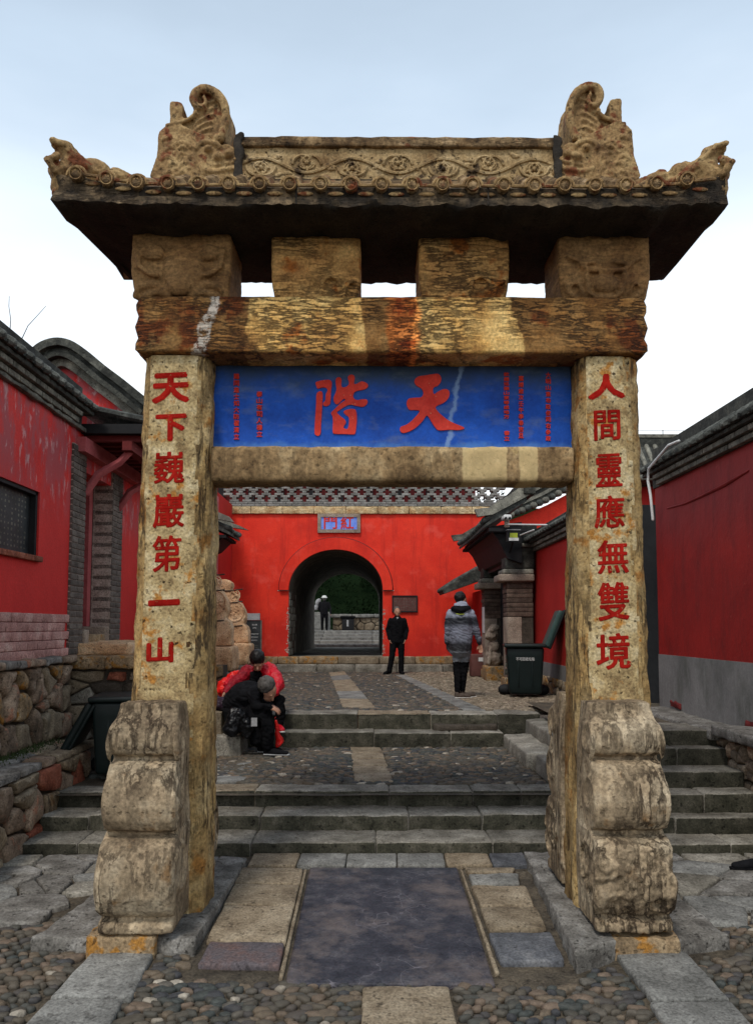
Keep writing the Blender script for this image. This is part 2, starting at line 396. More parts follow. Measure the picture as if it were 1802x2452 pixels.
def grey_extra(N, col):
    m = N.ramp(N.noise(2.4, 5, .6, stretch=(1, 1, .45)), [(.5, 0.0), (.66, 1.0)])
    col = N.mix(N.math('MULTIPLY', m, .6), col, (.08, .085, .07))
    return N.mix(N.math('MULTIPLY', N.ramp(N.noise(12, 4, stretch=(1, 1, .2)), [(.55, 0.0), (.7, 1.0)]), .3), col, (.34, .33, .32))
M_plaster = paint('grey_plaster', (.15, .145, .14), (.23, .22, .21), 2, grey_extra, .4, .9)
M_tile = stone('roof_tile_clay', [(.02, .022, .02), (.055, .058, .052), (.13, .135, .12)], 7, None, bump=.5, rand=.3, pits=.5)
M_coping = stone('coping_brick', [(.018, .018, .016), (.045, .047, .04), (.11, .11, .09)], 6, None, bump=.5, rand=.35, pits=.6)
M_copedge = stone('pale_coping', [(.05, .05, .04), (.15, .145, .12), (.27, .26, .21)], 5, None, bump=.5, rand=.25, pits=.6)
M_brick = stone('grey_brick', [(.06, .05, .042), (.12, .10, .085), (.19, .165, .14)], 8, None, bump=.4, rand=.25, pits=.3)
M_brick2 = stone('dark_brown_brick', [(.045, .03, .022), (.09, .06, .045), (.14, .10, .075)], 8, None, bump=.4, rand=.25, pits=.3)  # darker, browner brick for tunnel edge and gateway pillars
M_mortar = stone('pale_mortar', [(.28, .22, .18), (.50, .42, .36)], 9, None, bump=.3)
M_mortard = stone('dark_mortar', [(.035, .028, .02), (.08, .065, .05)], 9, None, bump=.5)
M_pinkbrick = stone('pink_washed_brick', [(.25, .12, .10), (.42, .22, .19), (.50, .33, .28)], 5, None, bump=.4, rand=.15, pits=.3)
M_redbrick = stone('red_brick', [(.12, .035, .02), (.26, .08, .045), (.33, .13, .08)], 8, None, bump=.4, rand=.3, pits=.4)
M_lattice = stone('lattice_brick', [(.09, .085, .075), (.19, .185, .17), (.28, .27, .25)], 8, None, bump=.3, rand=.3)
M_band = stone('yellow_band_stone', [(.38, .20, .08), (.58, .42, .22), (.70, .58, .36)], 5, 'h', 12, .5, None, 40, .4, rand=.1)
M_step = stone('step_stone', [(.09, .08, .062), (.20, .182, .148), (.33, .305, .255)], 4, None, bump=.6, rand=.22, pits=.5)
M_tan = stone('tan_paving', [(.13, .095, .06), (.23, .18, .12), (.33, .27, .19)], 5, None, bump=.55, rand=.15, pits=.6)
M_grey = stone('grey_paving', [(.10, .098, .088), (.18, .175, .16), (.28, .275, .25)], 5, None, bump=.5, rand=.15, pits=.4)
M_bluepave = stone('bluish_paving', [(.045, .046, .05), (.09, .092, .10), (.16, .158, .16)], 5, None, bump=.4, rand=.1, pits=.3)
M_purple = stone('purple_paving', [(.06, .052, .058), (.11, .093, .098), (.15, .085, .07)], 4, None, bump=.4, rand=.1, pits=.3)
def slab_extra(N, col):
    v = N.n('ShaderNodeTexVoronoi', {'Vector': N.n('ShaderNodeMapping', {0: N.n('ShaderNodeVectorMath', {0: N.pos, 1: N.n('ShaderNodeTexNoise', {'Vector': N.pos, 'Scale': 3.0}).outputs['Color']}, operation='ADD').outputs[0], 'Scale': (1, 1.2, 1)}).outputs[0], 'Scale': 2.6}, feature='DISTANCE_TO_EDGE').outputs[0]
    m = N.math('MULTIPLY', N.ramp(v, [(0.0, 1.0), (.012, 0.0)]), N.ramp(N.noise(3, 3), [(.45, 0.0), (.55, .55)]))
    col = N.mix(m, col, (.22, .20, .22))
    return N.mix(N.math('MULTIPLY', N.ramp(N.noise(2.2, 6, .7, off=(.5, .9, 0)), [(.50, 0.0), (.66, 1.0)]), .65), col, (.16, .125, .11))
M_slab = stone('dark_slab', [(.010, .010, .016), (.032, .031, .040), (.085, .078, .084)], 6, None, bump=.25, pits=.2, extra=slab_extra, rough=.55)
M_rubble = stone('rubble_stone', [(.08, .058, .04), (.24, .17, .115), (.42, .32, .23)], 5, None, stain=((.32, .15, .09), .60), bump=.7, rand=.35, pits=.6)
M_cobw = stone('wall_cobble', [(.10, .08, .055), (.22, .17, .12), (.32, .26, .19)], 6, None, bump=.5, rand=.35, pits=.3)
M_drum2 = stone('warm_carved_stone', [(.34, .17, .08), (.60, .38, .21), (.76, .56, .36)], 4, None, bump=.7, pits=.8)
M_pillar = stone('pale_pillar_stone', [(.16, .12, .09), (.28, .22, .17), (.36, .30, .24)], 4, None, bump=.4, pits=.3)
def cobmat(name, attr):
    N = NT(name)
    rv = N.n('ShaderNodeAttribute', attribute_name='rnd').outputs['Fac'] if attr else N.n('ShaderNodeObjectInfo').outputs['Random']
    col = N.ramp(rv, [(0, (.045, .05, .045)), (.18, (.07, .062, .048)), (.34, (.042, .042, .044)), (.5, (.12, .09, .06)), (.64, (.055, .052, .042)), (.76, (.14, .10, .07)), (.88, (.09, .08, .065)), (.965, (.34, .30, .24))], 'CONSTANT')
    col = N.mix(1.0, col, N.ramp(N.noise(38, 5, .7), [(.25, .42), (.75, 1.5)]), 'MULTIPLY')
    col = N.mix(N.math('MULTIPLY', N.ramp(N.noise(1.6, 4), [(.46, 0.0), (.62, 1.0)]), .5), col, (.10, .075, .05))
    return N.done(col, .7, N.bump(N.noise(60, 3), .3, .004), .35)
M_cob, M_cobs = cobmat('cobble', False), cobmat('cobble_mass', True)
M_cobt = stone('warm_cobble_mass', [(.09, .07, .05), (.19, .15, .105), (.30, .25, .19)], 14, None, bump=.4, rand=.35, attr=True)
M_dirt = stone('ground_earth', [(.035, .028, .02), (.075, .06, .042), (.12, .095, .065)], 5, None, bump=.7, pits=.5)
M_black = paint('black_paint', (.008, .008, .009), (.016, .016, .017), 6)
M_plq = paint('black_slate', (.012, .015, .016), (.045, .05, .052), 5, None, .3, .5)
M_white = paint('white_plastic', (.55, .55, .53), (.68, .68, .66), 8)
M_metal = paint('grey_metal', (.25, .25, .25), (.38, .38, .38), 8)
M_bin = paint('dark_green_plastic', (.004, .009, .009), (.007, .014, .013), 5, None, .1, .45)
M_binlid = paint('worn_green_lid', (.02, .05, .045), (.05, .09, .08), 4, None, .15, .45)
M_boxbrown = paint('brown_board', (.09, .035, .03), (.14, .055, .045), 4)
M_lens = paint('floodlight_glass', (.25, .30, .02), (.45, .50, .05), 8, None, .1, .3)
M_leaf = paint('dark_leaf', (.004, .009, .004), (.010, .018, .007), 3, rough=1)
M_leaf.node_tree.nodes['Principled BSDF'].inputs['Specular IOR Level'].default_value = 0
M_grass = paint('moss', (.02, .035, .008), (.05, .07, .02), 12)
M_skin = paint('skin', (.36, .18, .11), (.44, .23, .15), 6, fine=.3, bump=.05, rough=.55)
M_hair = paint('black_hair', (.006, .005, .005), (.014, .012, .011), 30, rough=.5)
M_hairg = paint('grey_hair', (.05, .045, .04), (.12, .11, .10), 30, rough=.6)
M_cloth = paint('black_cloth', (.004, .004, .005), (.011, .011, .012), 9, rough=1)
M_clothb = paint('charcoal_cloth', (.007, .007, .008), (.016, .016, .018), 9, rough=1)
for m_ in (M_cloth, M_clothb): m_.node_tree.nodes['Principled BSDF'].inputs['Specular IOR Level'].default_value = .05
M_redj = paint('red_jacket_cloth', (.36, .003, .010), (.62, .008, .022), 8, rough=.45)
M_dredj = paint('maroon_cloth', (.16, .002, .008), (.32, .005, .014), 8, rough=.6)
M_redbag = paint('red_bag_plastic', (.62, .01, .008), (.80, .02, .015), 5, rough=.4)
M_shoe = paint('shoe_brown', (.06, .045, .035), (.12, .09, .07), 10)
M_shoew = paint('shoe_white', (.4, .38, .35), (.6, .58, .54), 10)
def jacket_mat():
    N = NT('striped_grey_jacket')
    z = N.math('ADD', N.sep()[2], N.math('MULTIPLY', N.math('SUBTRACT', N.noise(6, 3), .5), .10))
    col = N.ramp(N.math('MULTIPLY', N.math('SUBTRACT', z, 1.55), 1.0), [(0.0, (.16, .17, .18)), (.10, (.20, .21, .23)), (.17, (.02, .02, .022)), (.26, (.03, .03, .035)), (.36, (.17, .18, .22)), (.50, (.20, .21, .26)), (.60, (.02, .022, .028)), (.68, (.02, .022, .028)), (.74, (.25, .27, .33)), (.9, (.27, .29, .35))])
    return N.done(col, .6, N.bump(N.noise(10, 3), .5, .02))
M_jack = jacket_mat()

# ------------------------------------------------------------------ levels
FX = 6.73                      # front of the first step
def zg(y): return .158-.03*(FX-min(y, FX)) if y < FX else .158
ZM, ZU, ZF = .527, .92, 1.30   # middle terrace, upper terrace, gate floor

def sheet(name, x0, x1, y0, y1, zf, m, nx=2, ny=2, amp=0):
    mb = MB(); vs = []; fs = []
    for j in range(ny+1):
        for i in range(nx+1):
            x = x0+(x1-x0)*i/nx; y = y0+(y1-y0)*j/ny
            vs.append((x, y, zf(y)+(amp*fbm((x, y, 0), 1.2, 3) if amp else 0)))
    for j in range(ny):
        for i in range(nx):
            a = j*(nx+1)+i; fs.append((a, a+1, a+nx+2, a+nx+1))
    mb.add(vs, fs); return obj(name, mb.mesh(name, True), m, None, 'structure')
sheet('terrain', -400, 400, -300, 500, lambda y: -.6, M_dirt)
ground = sheet('ground', -9, 9, -8, FX+.1, lambda y: zg(y)-.02, M_dirt, 30, 30, .008)
terr_mid = sheet('middle_terrace', -3.6, 2.3, 7.4, 10.3, lambda y: ZM-.02, M_dirt, 20, 12, .006)
terr_up = sheet('upper_terrace', -6, 6, 10.5, 20.9, lambda y: ZU-.02, M_dirt, 20, 20, .008)

# ------------------------------------------------------------------ lettering
def glyph(ch, w, h, depth=.012, bold=.018, slant=0.0, stamps=1):
    """one written character as a mesh, w x h metres, in the xz plane facing -y, centred on the origin"""
    cu = bpy.data.curves.new('t', 'FONT'); cu.body = ch; cu.size = 1; cu.offset = 0; cu.resolution_u = 3
    o = bpy.data.objects.new('t', cu); COL.objects.link(o)
    dg = bpy.context.evaluated_depsgraph_get(); dg.update()
    me = bpy.data.meshes.new_from_object(o.evaluated_get(dg)); bpy.data.objects.remove(o); bpy.data.curves.remove(cu)
    b = bmesh.new(); b.from_mesh(me)
    if not b.verts: b.free(); return me
    xs = [v.co.x for v in b.verts]; ys = [v.co.y for v in b.verts]
    cx, cy = (min(xs)+max(xs))/2, (min(ys)+max(ys))/2; kx = w/(max(xs)-min(xs)); ky = h/max(max(ys)-min(ys), .15)
    for v in b.verts:
        x = (v.co.x-cx)*kx; z = (v.co.y-cy)*ky; v.co = Vector((x, 0, z+x*slant))
    kx = w; bold_w = bold*w
    g = bmesh.ops.extrude_face_region(b, geom=b.faces[:])
    for v in [q for q in g['geom'] if isinstance(q, bmesh.types.BMVert)]: v.co.y += depth
    bmesh.ops.recalc_face_normals(b, faces=b.faces[:]); b.to_mesh(me); b.free(); me.materials.clear()
    if stamps > 1:                                   # brush weight: the strokes widened in every direction
        vs = [v.co.copy() for v in me.vertices]; fs = [tuple(p.vertices) for p in me.polygons]; mb = MB()
        for j in range(stamps):
            a = 2*math.pi*j/stamps+.4; r_ = bold_w if j else 0
            rx, rz = r_*math.cos(a)*1.1, r_*math.sin(a)*.9
            mb.add([(q.x*(1-bold)+rx, q.y+j*.00035, q.z*(1-bold)+rz) for q in vs], fs)
        me = mb.mesh('glyph')
    return me
def outline_mesh(pts, thick, to3, nd=(0, 1, 0), sm=4):
    q = smooth_poly([(p[0], p[1], 0) for p in pts], sm)
    P = [to3(p.x, p.y) for p in q]
    mb = MB(); mb.add(*prism(P, nd, thick)); return fixn(mb.mesh('outline'))

# ------------------------------------------------------------------ THE STONE ARCHWAY
gate = empty('stone_archway', (.15, 5.5, .2), 'weathered ochre sandstone archway with carved roof, blue name panel and red inscribed posts', 'archway')

def post_mesh(xo0, xi0, xo1, xi1, z0, z1, fl, seed):
    """chamfered post: outer / inner x at top and bottom, front face limits fl"""
    rings = []; n = int((z1-z0)/.035)
    y0, y1 = 5.27, 5.76; ch = .085
    for i in range(n+1):
        z = z0+(z1-z0)*i/n; t = i/n
        a = xo0+(xo1-xo0)*t; b = xi0+(xi1-xi0)*t; l, r = min(a, b), max(a, b)
        fa = fl[0][0]+(fl[1][0]-fl[0][0])*t; fb = fl[0][1]+(fl[1][1]-fl[0][1])*t
        poly = [(fa, y0), (fb, y0), (r, y0+ch), (r, y1-ch), (r-ch, y1), (l+ch, y1), (l, y1-ch), (l, y0+ch)]
        ring = []
        for k in range(8):
            p, q = Vector(poly[k]), Vector(poly[(k+1) % 8]); m = (10, 5, 9, 4, 9, 4, 9, 5)[k]
            nn = Vector((q.y-p.y, -(q.x-p.x))).normalized()
            for s in range(m):
                c = p.lerp(q, s/m)
                edge = min(s, m-s)/m
                amp = .0012 if k == 0 else .016
                d = amp*fbm((c.x*3, c.y*3, z*.55), 7, seed, 4)
                if k != 0: d -= .012*max(0, .5-abs(noise.noise(Vector((c.x*14+seed, c.y*14, z*1.3))))*6)
                if s == 0: d -= .006+.010*abs(noise.noise(Vector((c.x+seed, c.y, z*3.5))))
                c = c+nn*d; ring.append((c.x, c.y, z))
        rings.append(ring)
    L = len(rings[0]); vs = [p for r in rings for p in r]; fs = []
    for i in range(n):
        for k in range(L): fs.append((i*L+k, i*L+(k+1) % L, (i+1)*L+(k+1) % L, (i+1)*L+k))
    fs.append(tuple(range(L-1, -1, -1))); fs.append(tuple(n*L+k for k in range(L)))
    mb = MB(); mb.add(vs, fs); me = fixn(mb.mesh('post', True, 60))
    me.materials.append(M_post); me.materials.append(M_face)
    for p in me.polygons:
        if p.normal.y < -.9 and p.center.y < y0+.015: p.material_index = 1
    return me
pl = obj('post', post_mesh(-1.675, -1.115, -1.60, -1.13, .17, 3.995, ((-1.575, -1.235), (-1.535, -1.20)), 1.0), None, gate)
tag(pl, 'left post with seven red characters')
pq = obj('post', post_mesh(1.96, 1.395, 1.905, 1.475, .17, 3.995, ((1.52, 1.87), (1.515, 1.80)), 9.0), None, gate)
tag(pq, 'right post with seven red characters')
def column(chars, cents, parent, wd, hs):
    for ch, (u, v), h, w in zip(chars, cents, hs, wd):
        p = aY(u*S, v*S, 5.264); k = 5.264/FOC*S
        o = obj('inscribed_character', glyph(ch, w*k, h*k, .012, .045 if ch in '天下一山人' else .024, .05, 9), M_char, parent, loc=(p.x, 5.2650, p.z))
column('天下巍巖第一山', [(375, 851), (375, 938), (371, 1026), (370, 1121), (366, 1215), (360, 1323), (351, 1427)], pl,
       [80, 66, 66, 68, 62, 66, 56], [66, 58, 70, 74, 80, 16, 54])
column('人間靈應無雙境', [(1331, 848), (1332, 933), (1336, 1032), (1337, 1123), (1345, 1222), (1346, 1320), (1346, 1430)], pq,
       [80, 58, 58, 66, 68, 68, 74], [54, 68, 74, 72, 74, 84, 78])

# lintel with scalloped ends
def scal(w):
    if w.x < -1.45 or w.x > 1.80:
        t = (w.z-3.99)/.42; s = .03*abs(math.sin(math.pi*3*t+.4))-.012
        w = w+Vector(((-1 if w.x < 0 else 1)*s, 0, 0))
        w.x += (.035*(1-t) if w.x > 0 else -.02*(1-t))*-1 if t < .05 else 0
    return w
rb('lintel', (-1.62, 5.22, 4.0), (1.925, 5.80, 4.405), M_beam, gate, r=.024, step=.04, amp=.005, freq=9, seed=4, fn=scal, stretch=(.5, 1, 3))
# lower lintel and panel
rb('lower_lintel', (-1.16, 5.39, 3.125), (1.46, 5.66, 3.385), M_low, gate, r=.04, step=.05, amp=.008, freq=10, seed=6)
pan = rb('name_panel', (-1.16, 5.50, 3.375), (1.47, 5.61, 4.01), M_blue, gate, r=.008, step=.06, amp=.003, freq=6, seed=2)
tag(pan, 'blue painted panel with large red characters')
def A1(u, v): return aY(510+u/3.933, 870+v/3.933, 5.49)
def A2(u, v): return aY(930+u/3.842, 870+v/3.842, 5.49)
TIAN = [(240,150),(275,120),(340,110),(400,100),(455,97),(482,130),(478,170),(450,205),(418,218),(407,245),(417,282),(450,262),(500,238),(540,240),(560,272),(548,320),(505,362),(432,400),(460,450),(510,495),(560,530),(620,558),(685,585),(690,602),(640,613),(560,610),(465,615),(428,588),(390,530),(352,480),(310,532),(250,590),(190,625),(130,640),(104,612),(115,582),(170,560),(230,510),(285,440),(240,428),(190,425),(165,372),(185,325),(250,315),(300,310),(320,270),(300,230),(262,208),(240,180)]
J1 = [(985,272),(1015,262),(1032,290),(1027,400),(1017,560),(1012,655),(990,682),(960,668),(955,630),(962,500),(970,380),(972,300)]
J2 = [(965,182),(1000,165),(1060,155),(1102,158),(1118,190),(1110,260),(1106,340),(1100,380),(1072,402),(1040,396),(1036,372),(1056,350),(1062,290),(1078,250),(1060,228),(1020,228),(985,236),(972,212)]
J3 = [(1155,150),(1180,130),(1207,145),(1207,200),(1218,226),(1260,216),(1280,185),(1268,130),(1300,105),(1332,125),(1327,188),(1352,192),(1400,170),(1450,190),(1455,222),(1420,245),(1350,260),(1322,285),(1322,325),(1355,345),(1400,338),(1447,342),(1450,378),(1410,408),(1340,398),(1290,388),(1238,408),(1190,440),(1165,462),(1200,498),(1240,530),(1250,558),(1234,585),(1228,606),(1260,618),(1274,590),(1279,512),(1246,482),(1228,456),(1258,436),(1310,428),(1345,445),(1353,520),(1347,600),(1338,655),(1318,668),(1230,664),(1150,663),(1126,645),(1128,560),(1124,500),(1111,466),(1150,425),(1200,376),(1245,345),(1225,336),(1172,384),(1144,370),(1134,325),(1160,255),(1156,200)]
for P, f in ((TIAN, A2),):
    obj('painted_character', outline_mesh(P, .014, f), M_char2, pan)
mj = MB()
for P in (J1, J2, J3):
    m_ = outline_mesh(P, .014, A1); mj.add([v.co[:] for v in m_.vertices], [tuple(p.vertices) for p in m_.polygons])
obj('painted_character', mj.mesh('jie'), M_char2, pan)
def small_column(chars, u, v0, v1, w):
    n = len(chars)
    for i, ch in enumerate(chars):
        v = v0+(v1-v0)*(i+.5)/n; p = aY(u, v, 5.49); k = 5.49/FOC
        obj('small_character', glyph(ch, w*k, (v1-v0)/n*.84*k, .010, .03, 0, 4), M_char2, pan, loc=(p.x, 5.491, p.z))
small_column('賜同進士知大防翟清立', 566, 893, 1053, 13)
small_column('泰山有司人樓立', 621, 935, 1047, 14)
small_column('欽差巡撫山東等處地方', 1212, 890, 1003, 13)
small_column('書立', 1213, 1030, 1056, 13)
small_column('嘉靖歲次壬午季春吉旦', 1247, 898, 1050, 12)
small_column('大明山東布政使司右參政', 1312, 890, 1057, 12)

# bearing blocks between lintel and roof
def capblock(x0, x1, m, seed, beast):
    cx = (x0+x1)/2; hw = (x1-x0)/2; yf = 5.27 if beast else 5.30
    def fn(w):
        t = (w.z-4.405)/.47
        k = 1-.10*max(0, (.42-t)/.42)**1.6
        w.x = cx+(w.x-cx)*k
        w.y = 5.5+(w.y-5.5)*(1-.10*max(0, (.42-t)/.42)**1.8)
        return w
    v, f = rbox((x0, yf, 4.405), (x1, 5.74, 4.885), r=.022, step=.035, amp=.005, freq=7, seed=seed, fn=fn)
    P = [(v, f)]
    yy = yf-.018
    def T(pts, r): P.append(tube([(cx+a*hw, yy+b+(.03 if c < .25 else 0), 4.405+c*.45) for a, b, c in pts], r*1.25, 8))
    if beast == 1:
        P.append(ellip((cx+.02, yy+.01, 4.60), (hw*.42, .045, .17))); P.append(ellip((cx, yy, 4.50), (hw*.26, .05, .09)))
        for s in (-1, 1):
            P.append(ellip((cx+s*hw*.55, yy, 4.73), (.085, .035, .06)))
            T([(s*.85, .0, .75), (s*.82, -.005, .5), (s*.6, -.01, .36), (s*.45, -.01, .34)], .016)
            T([(s*.3, 0, .12), (s*.5, -.01, .22), (s*.8, 0, .20), (s*.9, .02, .08)], .024)
            T([(s*.2, 0, .05), (s*.45, -.005, .10), (s*.7, 0, .05)], .018)
    elif beast == 2:
        T([(-.55, 0, .55), (-.4, -.01, .46), (0, -.012, .44), (.4, -.01, .46), (.55, 0, .55)], .014)
        T([(-.8, 0, .68), (-.5, -.01, .56), (-.2, 0, .6)], .012); T([(.8, 0, .68), (.5, -.01, .56), (.2, 0, .6)], .012)
        T([(-.42, 0, .40), (-.36, -.01, .12), (-.2, -.01, .04), (.2, -.01, .04), (.36, -.01, .12), (.42, 0, .40)], .014)
        P.append(ellip((cx, yy+.01, 4.52), (.10, .04, .07)))
        for s in (-1, 1):
            T([(s*.5, 0, .1), (s*.62, -.01, .26), (s*.8, 0, .20), (s*.7, 0, .06)], .013)
            T([(s*.8, 0, .1), (s*.9, 0, .26)], .012)
    else:
        T([(.1, 0, .06), (.16, -.006, .3), (.32, -.01, .38), (.5, -.006, .34), (.6, 0, .2)], .013)
        T([(.62, 0, .05), (.7, -.006, .26), (.86, 0, .30)], .014)
        T([(-.4, 0, .05), (-.3, -.006, .2)], .010)
    return remesh(P, .011, .003, 22, seed, 1, name='bearing_block')
for (a, b, m, bt, lab) in ((-1.69, -.985, M_cap, 1, 'end block carved with a beast face'), (-.705, -.07, M_cap2, 0, None), (.345, .99, M_cap2, 0, None), (1.335, 1.985, M_cap, 2, 'end block carved with scrolls')):
    o = obj('bearing_block', capblock(a, b, m, a*3, bt), m, gate)
    if lab: tag(o, lab)

# roof
RX0, RX1, RYF, RYB = -2.10, 2.365, 4.90, 6.06
RC = (RX0+RX1)/2; RH = (RX1-RX0)/2
def up(x): return .075*max(0, (abs(x-RC)-1.45)/(RH-1.45))**2
roofp = []
mb = MB(); nx = 110
prof = [(RYF+.33, 4.872), (RYF+.20, 4.862), (RYF+.03, 4.872), (RYF, 4.885), (RYF, 4.93), (RYF+.012, 4.94), (RYF+.004, 5.00), (RYF+.02, 5.015), (RYF+.30, 5.19), (5.40, 5.36), (5.56, 5.36), (RYB-.30, 5.19), (RYB-.02, 5.015), (RYB, 5.0), (RYB, 4.885), (RYB-.03, 4.872), (RYB-.33, 4.872)]
for i in range(nx+1):
    x = RX0+(RX1-RX0)*i/nx
    for (y, z) in prof:
        hip = 1.0
        if z > 5.03:                              # hipped ends
            hip = min(1, (RH-abs(x-RC))/.62); z = 5.0+(z-5.0)*max(0, hip)
        e_ = up(x)*(1.35 if z > 4.95 else .45)
        xx = x+(.14*(y-RYF)/(RYB-RYF) if i < 3 else (-.0 if i > nx-3 else 0))
        n_ = .014*fbm((x, y, z*2), 9, 5)
        jag = -.040*max(0, noise.noise(Vector((x*7, y*2, 1))))-.015*noise.noise(Vector((x*21, y*3, 5))) if z < 4.9 else 0
        mb.v.append((xx+(n_ if 2 < i < nx-2 else n_*1.5), y+n_*.6, z+e_+n_+jag)); mb.r.append(0)
L = len(prof)
for i in range(nx):
    for k in range(L): mb.f.append((i*L+k, (i+1)*L+k, (i+1)*L+(k+1) % L, i*L+(k+1) % L))
mb.f.append(tuple(range(L))); mb.f.append(tuple(nx*L+k for k in range(L-1, -1, -1)))
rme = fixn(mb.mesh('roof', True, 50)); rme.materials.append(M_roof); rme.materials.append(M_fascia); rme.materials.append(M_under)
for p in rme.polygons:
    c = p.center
    if p.normal.z < -.25: p.material_index = 2  # downward faces painted near black for the shade under the eave
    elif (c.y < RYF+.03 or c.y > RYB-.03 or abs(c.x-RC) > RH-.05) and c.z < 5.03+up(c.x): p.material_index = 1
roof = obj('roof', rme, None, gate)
for xj in (aY(709, 470, 4.9).x, aY(1168, 470, 4.9).x):        # joints between the roof stones
    bx('joint', (xj-.005, RYF-.006, 4.885), (xj+.005, RYF+.05, 5.02), M_under, roof)
# tile ribs with round rosette ends
def rosette():
    mb = MB(); n = 20
    prof_ = [(.050, .0), (.050, -.03), (.046, -.036), (.040, -.034), (.036, -.024)]
    vs = []; fs = []
    for r_, y in prof_:
        for k in range(n): a = 2*math.pi*k/n; vs.append((r_*math.cos(a), y, r_*math.sin(a)))
    for i in range(len(prof_)-1):
        for k in range(n): fs.append((i*n+k, i*n+(k+1) % n, (i+1)*n+(k+1) % n, (i+1)*n+k))
    fs.append(tuple((len(prof_)-1)*n+k for k in range(n)))
    mb.add(vs, fs)
    for k in range(6):
        a = math.pi/3*k+.3; mb.add(*ellip((.019*math.cos(a), -.026, .019*math.sin(a)), (.014, .007, .007), (0, -a, 0), 6, 4))
    mb.add(*ellip((0, -.027, 0), (.007, .008, .007), seg=6, rings=4))
    return mb.mesh('rosette', True, 40)
ros = rosette(); ros.materials.append(M_finial)
lip = MB()
for k in range(22):
    u = 183.5+k*72.9; p = aY(u, 442, 4.885); x = p.x
    if x > RX1-.08: break
    z = 5.005+up(x)*1.35
    o = obj('tile_end', ros, None, roof, loc=(x, RYF-.010, z+.004), rot=(R(8), random.uniform(-.6, .6), 0), scl=(.88, 1, .88))
    lip.add(*tube([(x+.062*math.cos(a), RYF-.02, z+.058*math.sin(a)) for a in [math.pi*j/8 for j in range(9)]], .010, 6))
    hp = min(1, (RH-abs(x-RC))/.62)
    mbr = MB()
    for sgn, ye in ((1, RYF), (-1, RYB)):
        mbr.add(*tube([(x, ye+sgn*.0, z), (x, ye+sgn*.28, 5.0+.19*hp+up(x)*.6), (x, 5.48-sgn*.05, 5.0+.36*hp)], .048, 8))
    obj('tile_rib', mbr.mesh('rib', True), M_roof, roof)
    if k < 21: lip.add(*tube([(x+.06, RYF-.018, z+.0), (x+.19, RYF-.018, z+.0+up(x+.1)-up(x))], .011, 6))
    # drips carved below each gap
    lip.add(*ellip((x+.10, RYF+.004, z-.045), (.055, .010, .016), seg=8, rings=5))
obj('carved_tile_edge', lip.mesh('edge', True), M_finial, roof, 'stuff')

# ridge with vine scrolls
RYR = 5.40
rz0, rz1 = 5.30, 5.665
xr0, xr1 = aY(571, 400, RYR).x, aY(1332, 400, RYR).x
ridge = rb('ridge', (xr0, RYR, rz0), (xr1, RYR+.2, rz1), M_carve, gate, r=.012, step=.05, amp=.004, freq=9, seed=3)
mb = MB(); mb.add(*rbox((xr0, RYR-.03, rz1-.07), (xr1, RYR+.23, rz1+.005), r=.014, step=.05, amp=.008, freq=8, seed=8)); obj('ridge_cap', mb.mesh('cap', True, 50), M_roof, ridge)
sc_ = MB(); zc = rz0+.16; Lx = xr1-xr0
wave = lambda x: .055*math.sin((x-xr0)/Lx*math.pi*7)
sc_.add(*tube([(xr0+.03+(Lx-.06)*i/120, RYR-.004, zc+wave(xr0+.03+(Lx-.06)*i/120)) for i in range(121)], .013, 6))
for k in range(7):
    c = xr0+Lx*(k+.5)/7; s = 1 if k % 2 == 0 else -1
    for q in (-1, 1):
        pts = []
        for i in range(26):
            a = i/25*math.pi*2.6; r_ = .085*(1-i/25*.8)
            pts.append((c+q*.02+q*r_*math.cos(a), RYR-.006, zc-s*.015-s*r_*.85*math.sin(a)))
        sc_.add(*tube(pts, [.012*(1-i/40) for i in range(26)], 6))
    for j in range(5):
        a = j*1.257+k; sc_.add(*ellip((c+.045*math.cos(a), RYR-.002, zc-s*.02+.045*math.sin(a)), (.026, .014, .013), (0, -a, 0), 7, 5))
    sc_.add(*ellip((c, RYR-.004, zc-s*.02), (.018, .02, .018), seg=8, rings=5))
    for j in range(3):
        xx = c+Lx/14+random.uniform(-.05, .05); sc_.add(*ellip((xx, RYR-.001, zc+random.uniform(-.09, .09)), (.035, .013, .016), (0, random.uniform(-1, 1), 0), 7, 5))
obj('vine_carving', sc_.mesh('vine', True), M_carve, ridge)
rb('ridge_foot', (xr0-.02, RYR-.035, rz0-.02), (xr1+.02, RYR+.235, rz0+.045), M_fascia, ridge, r=.01, step=.06, amp=.006, freq=9, seed=12)

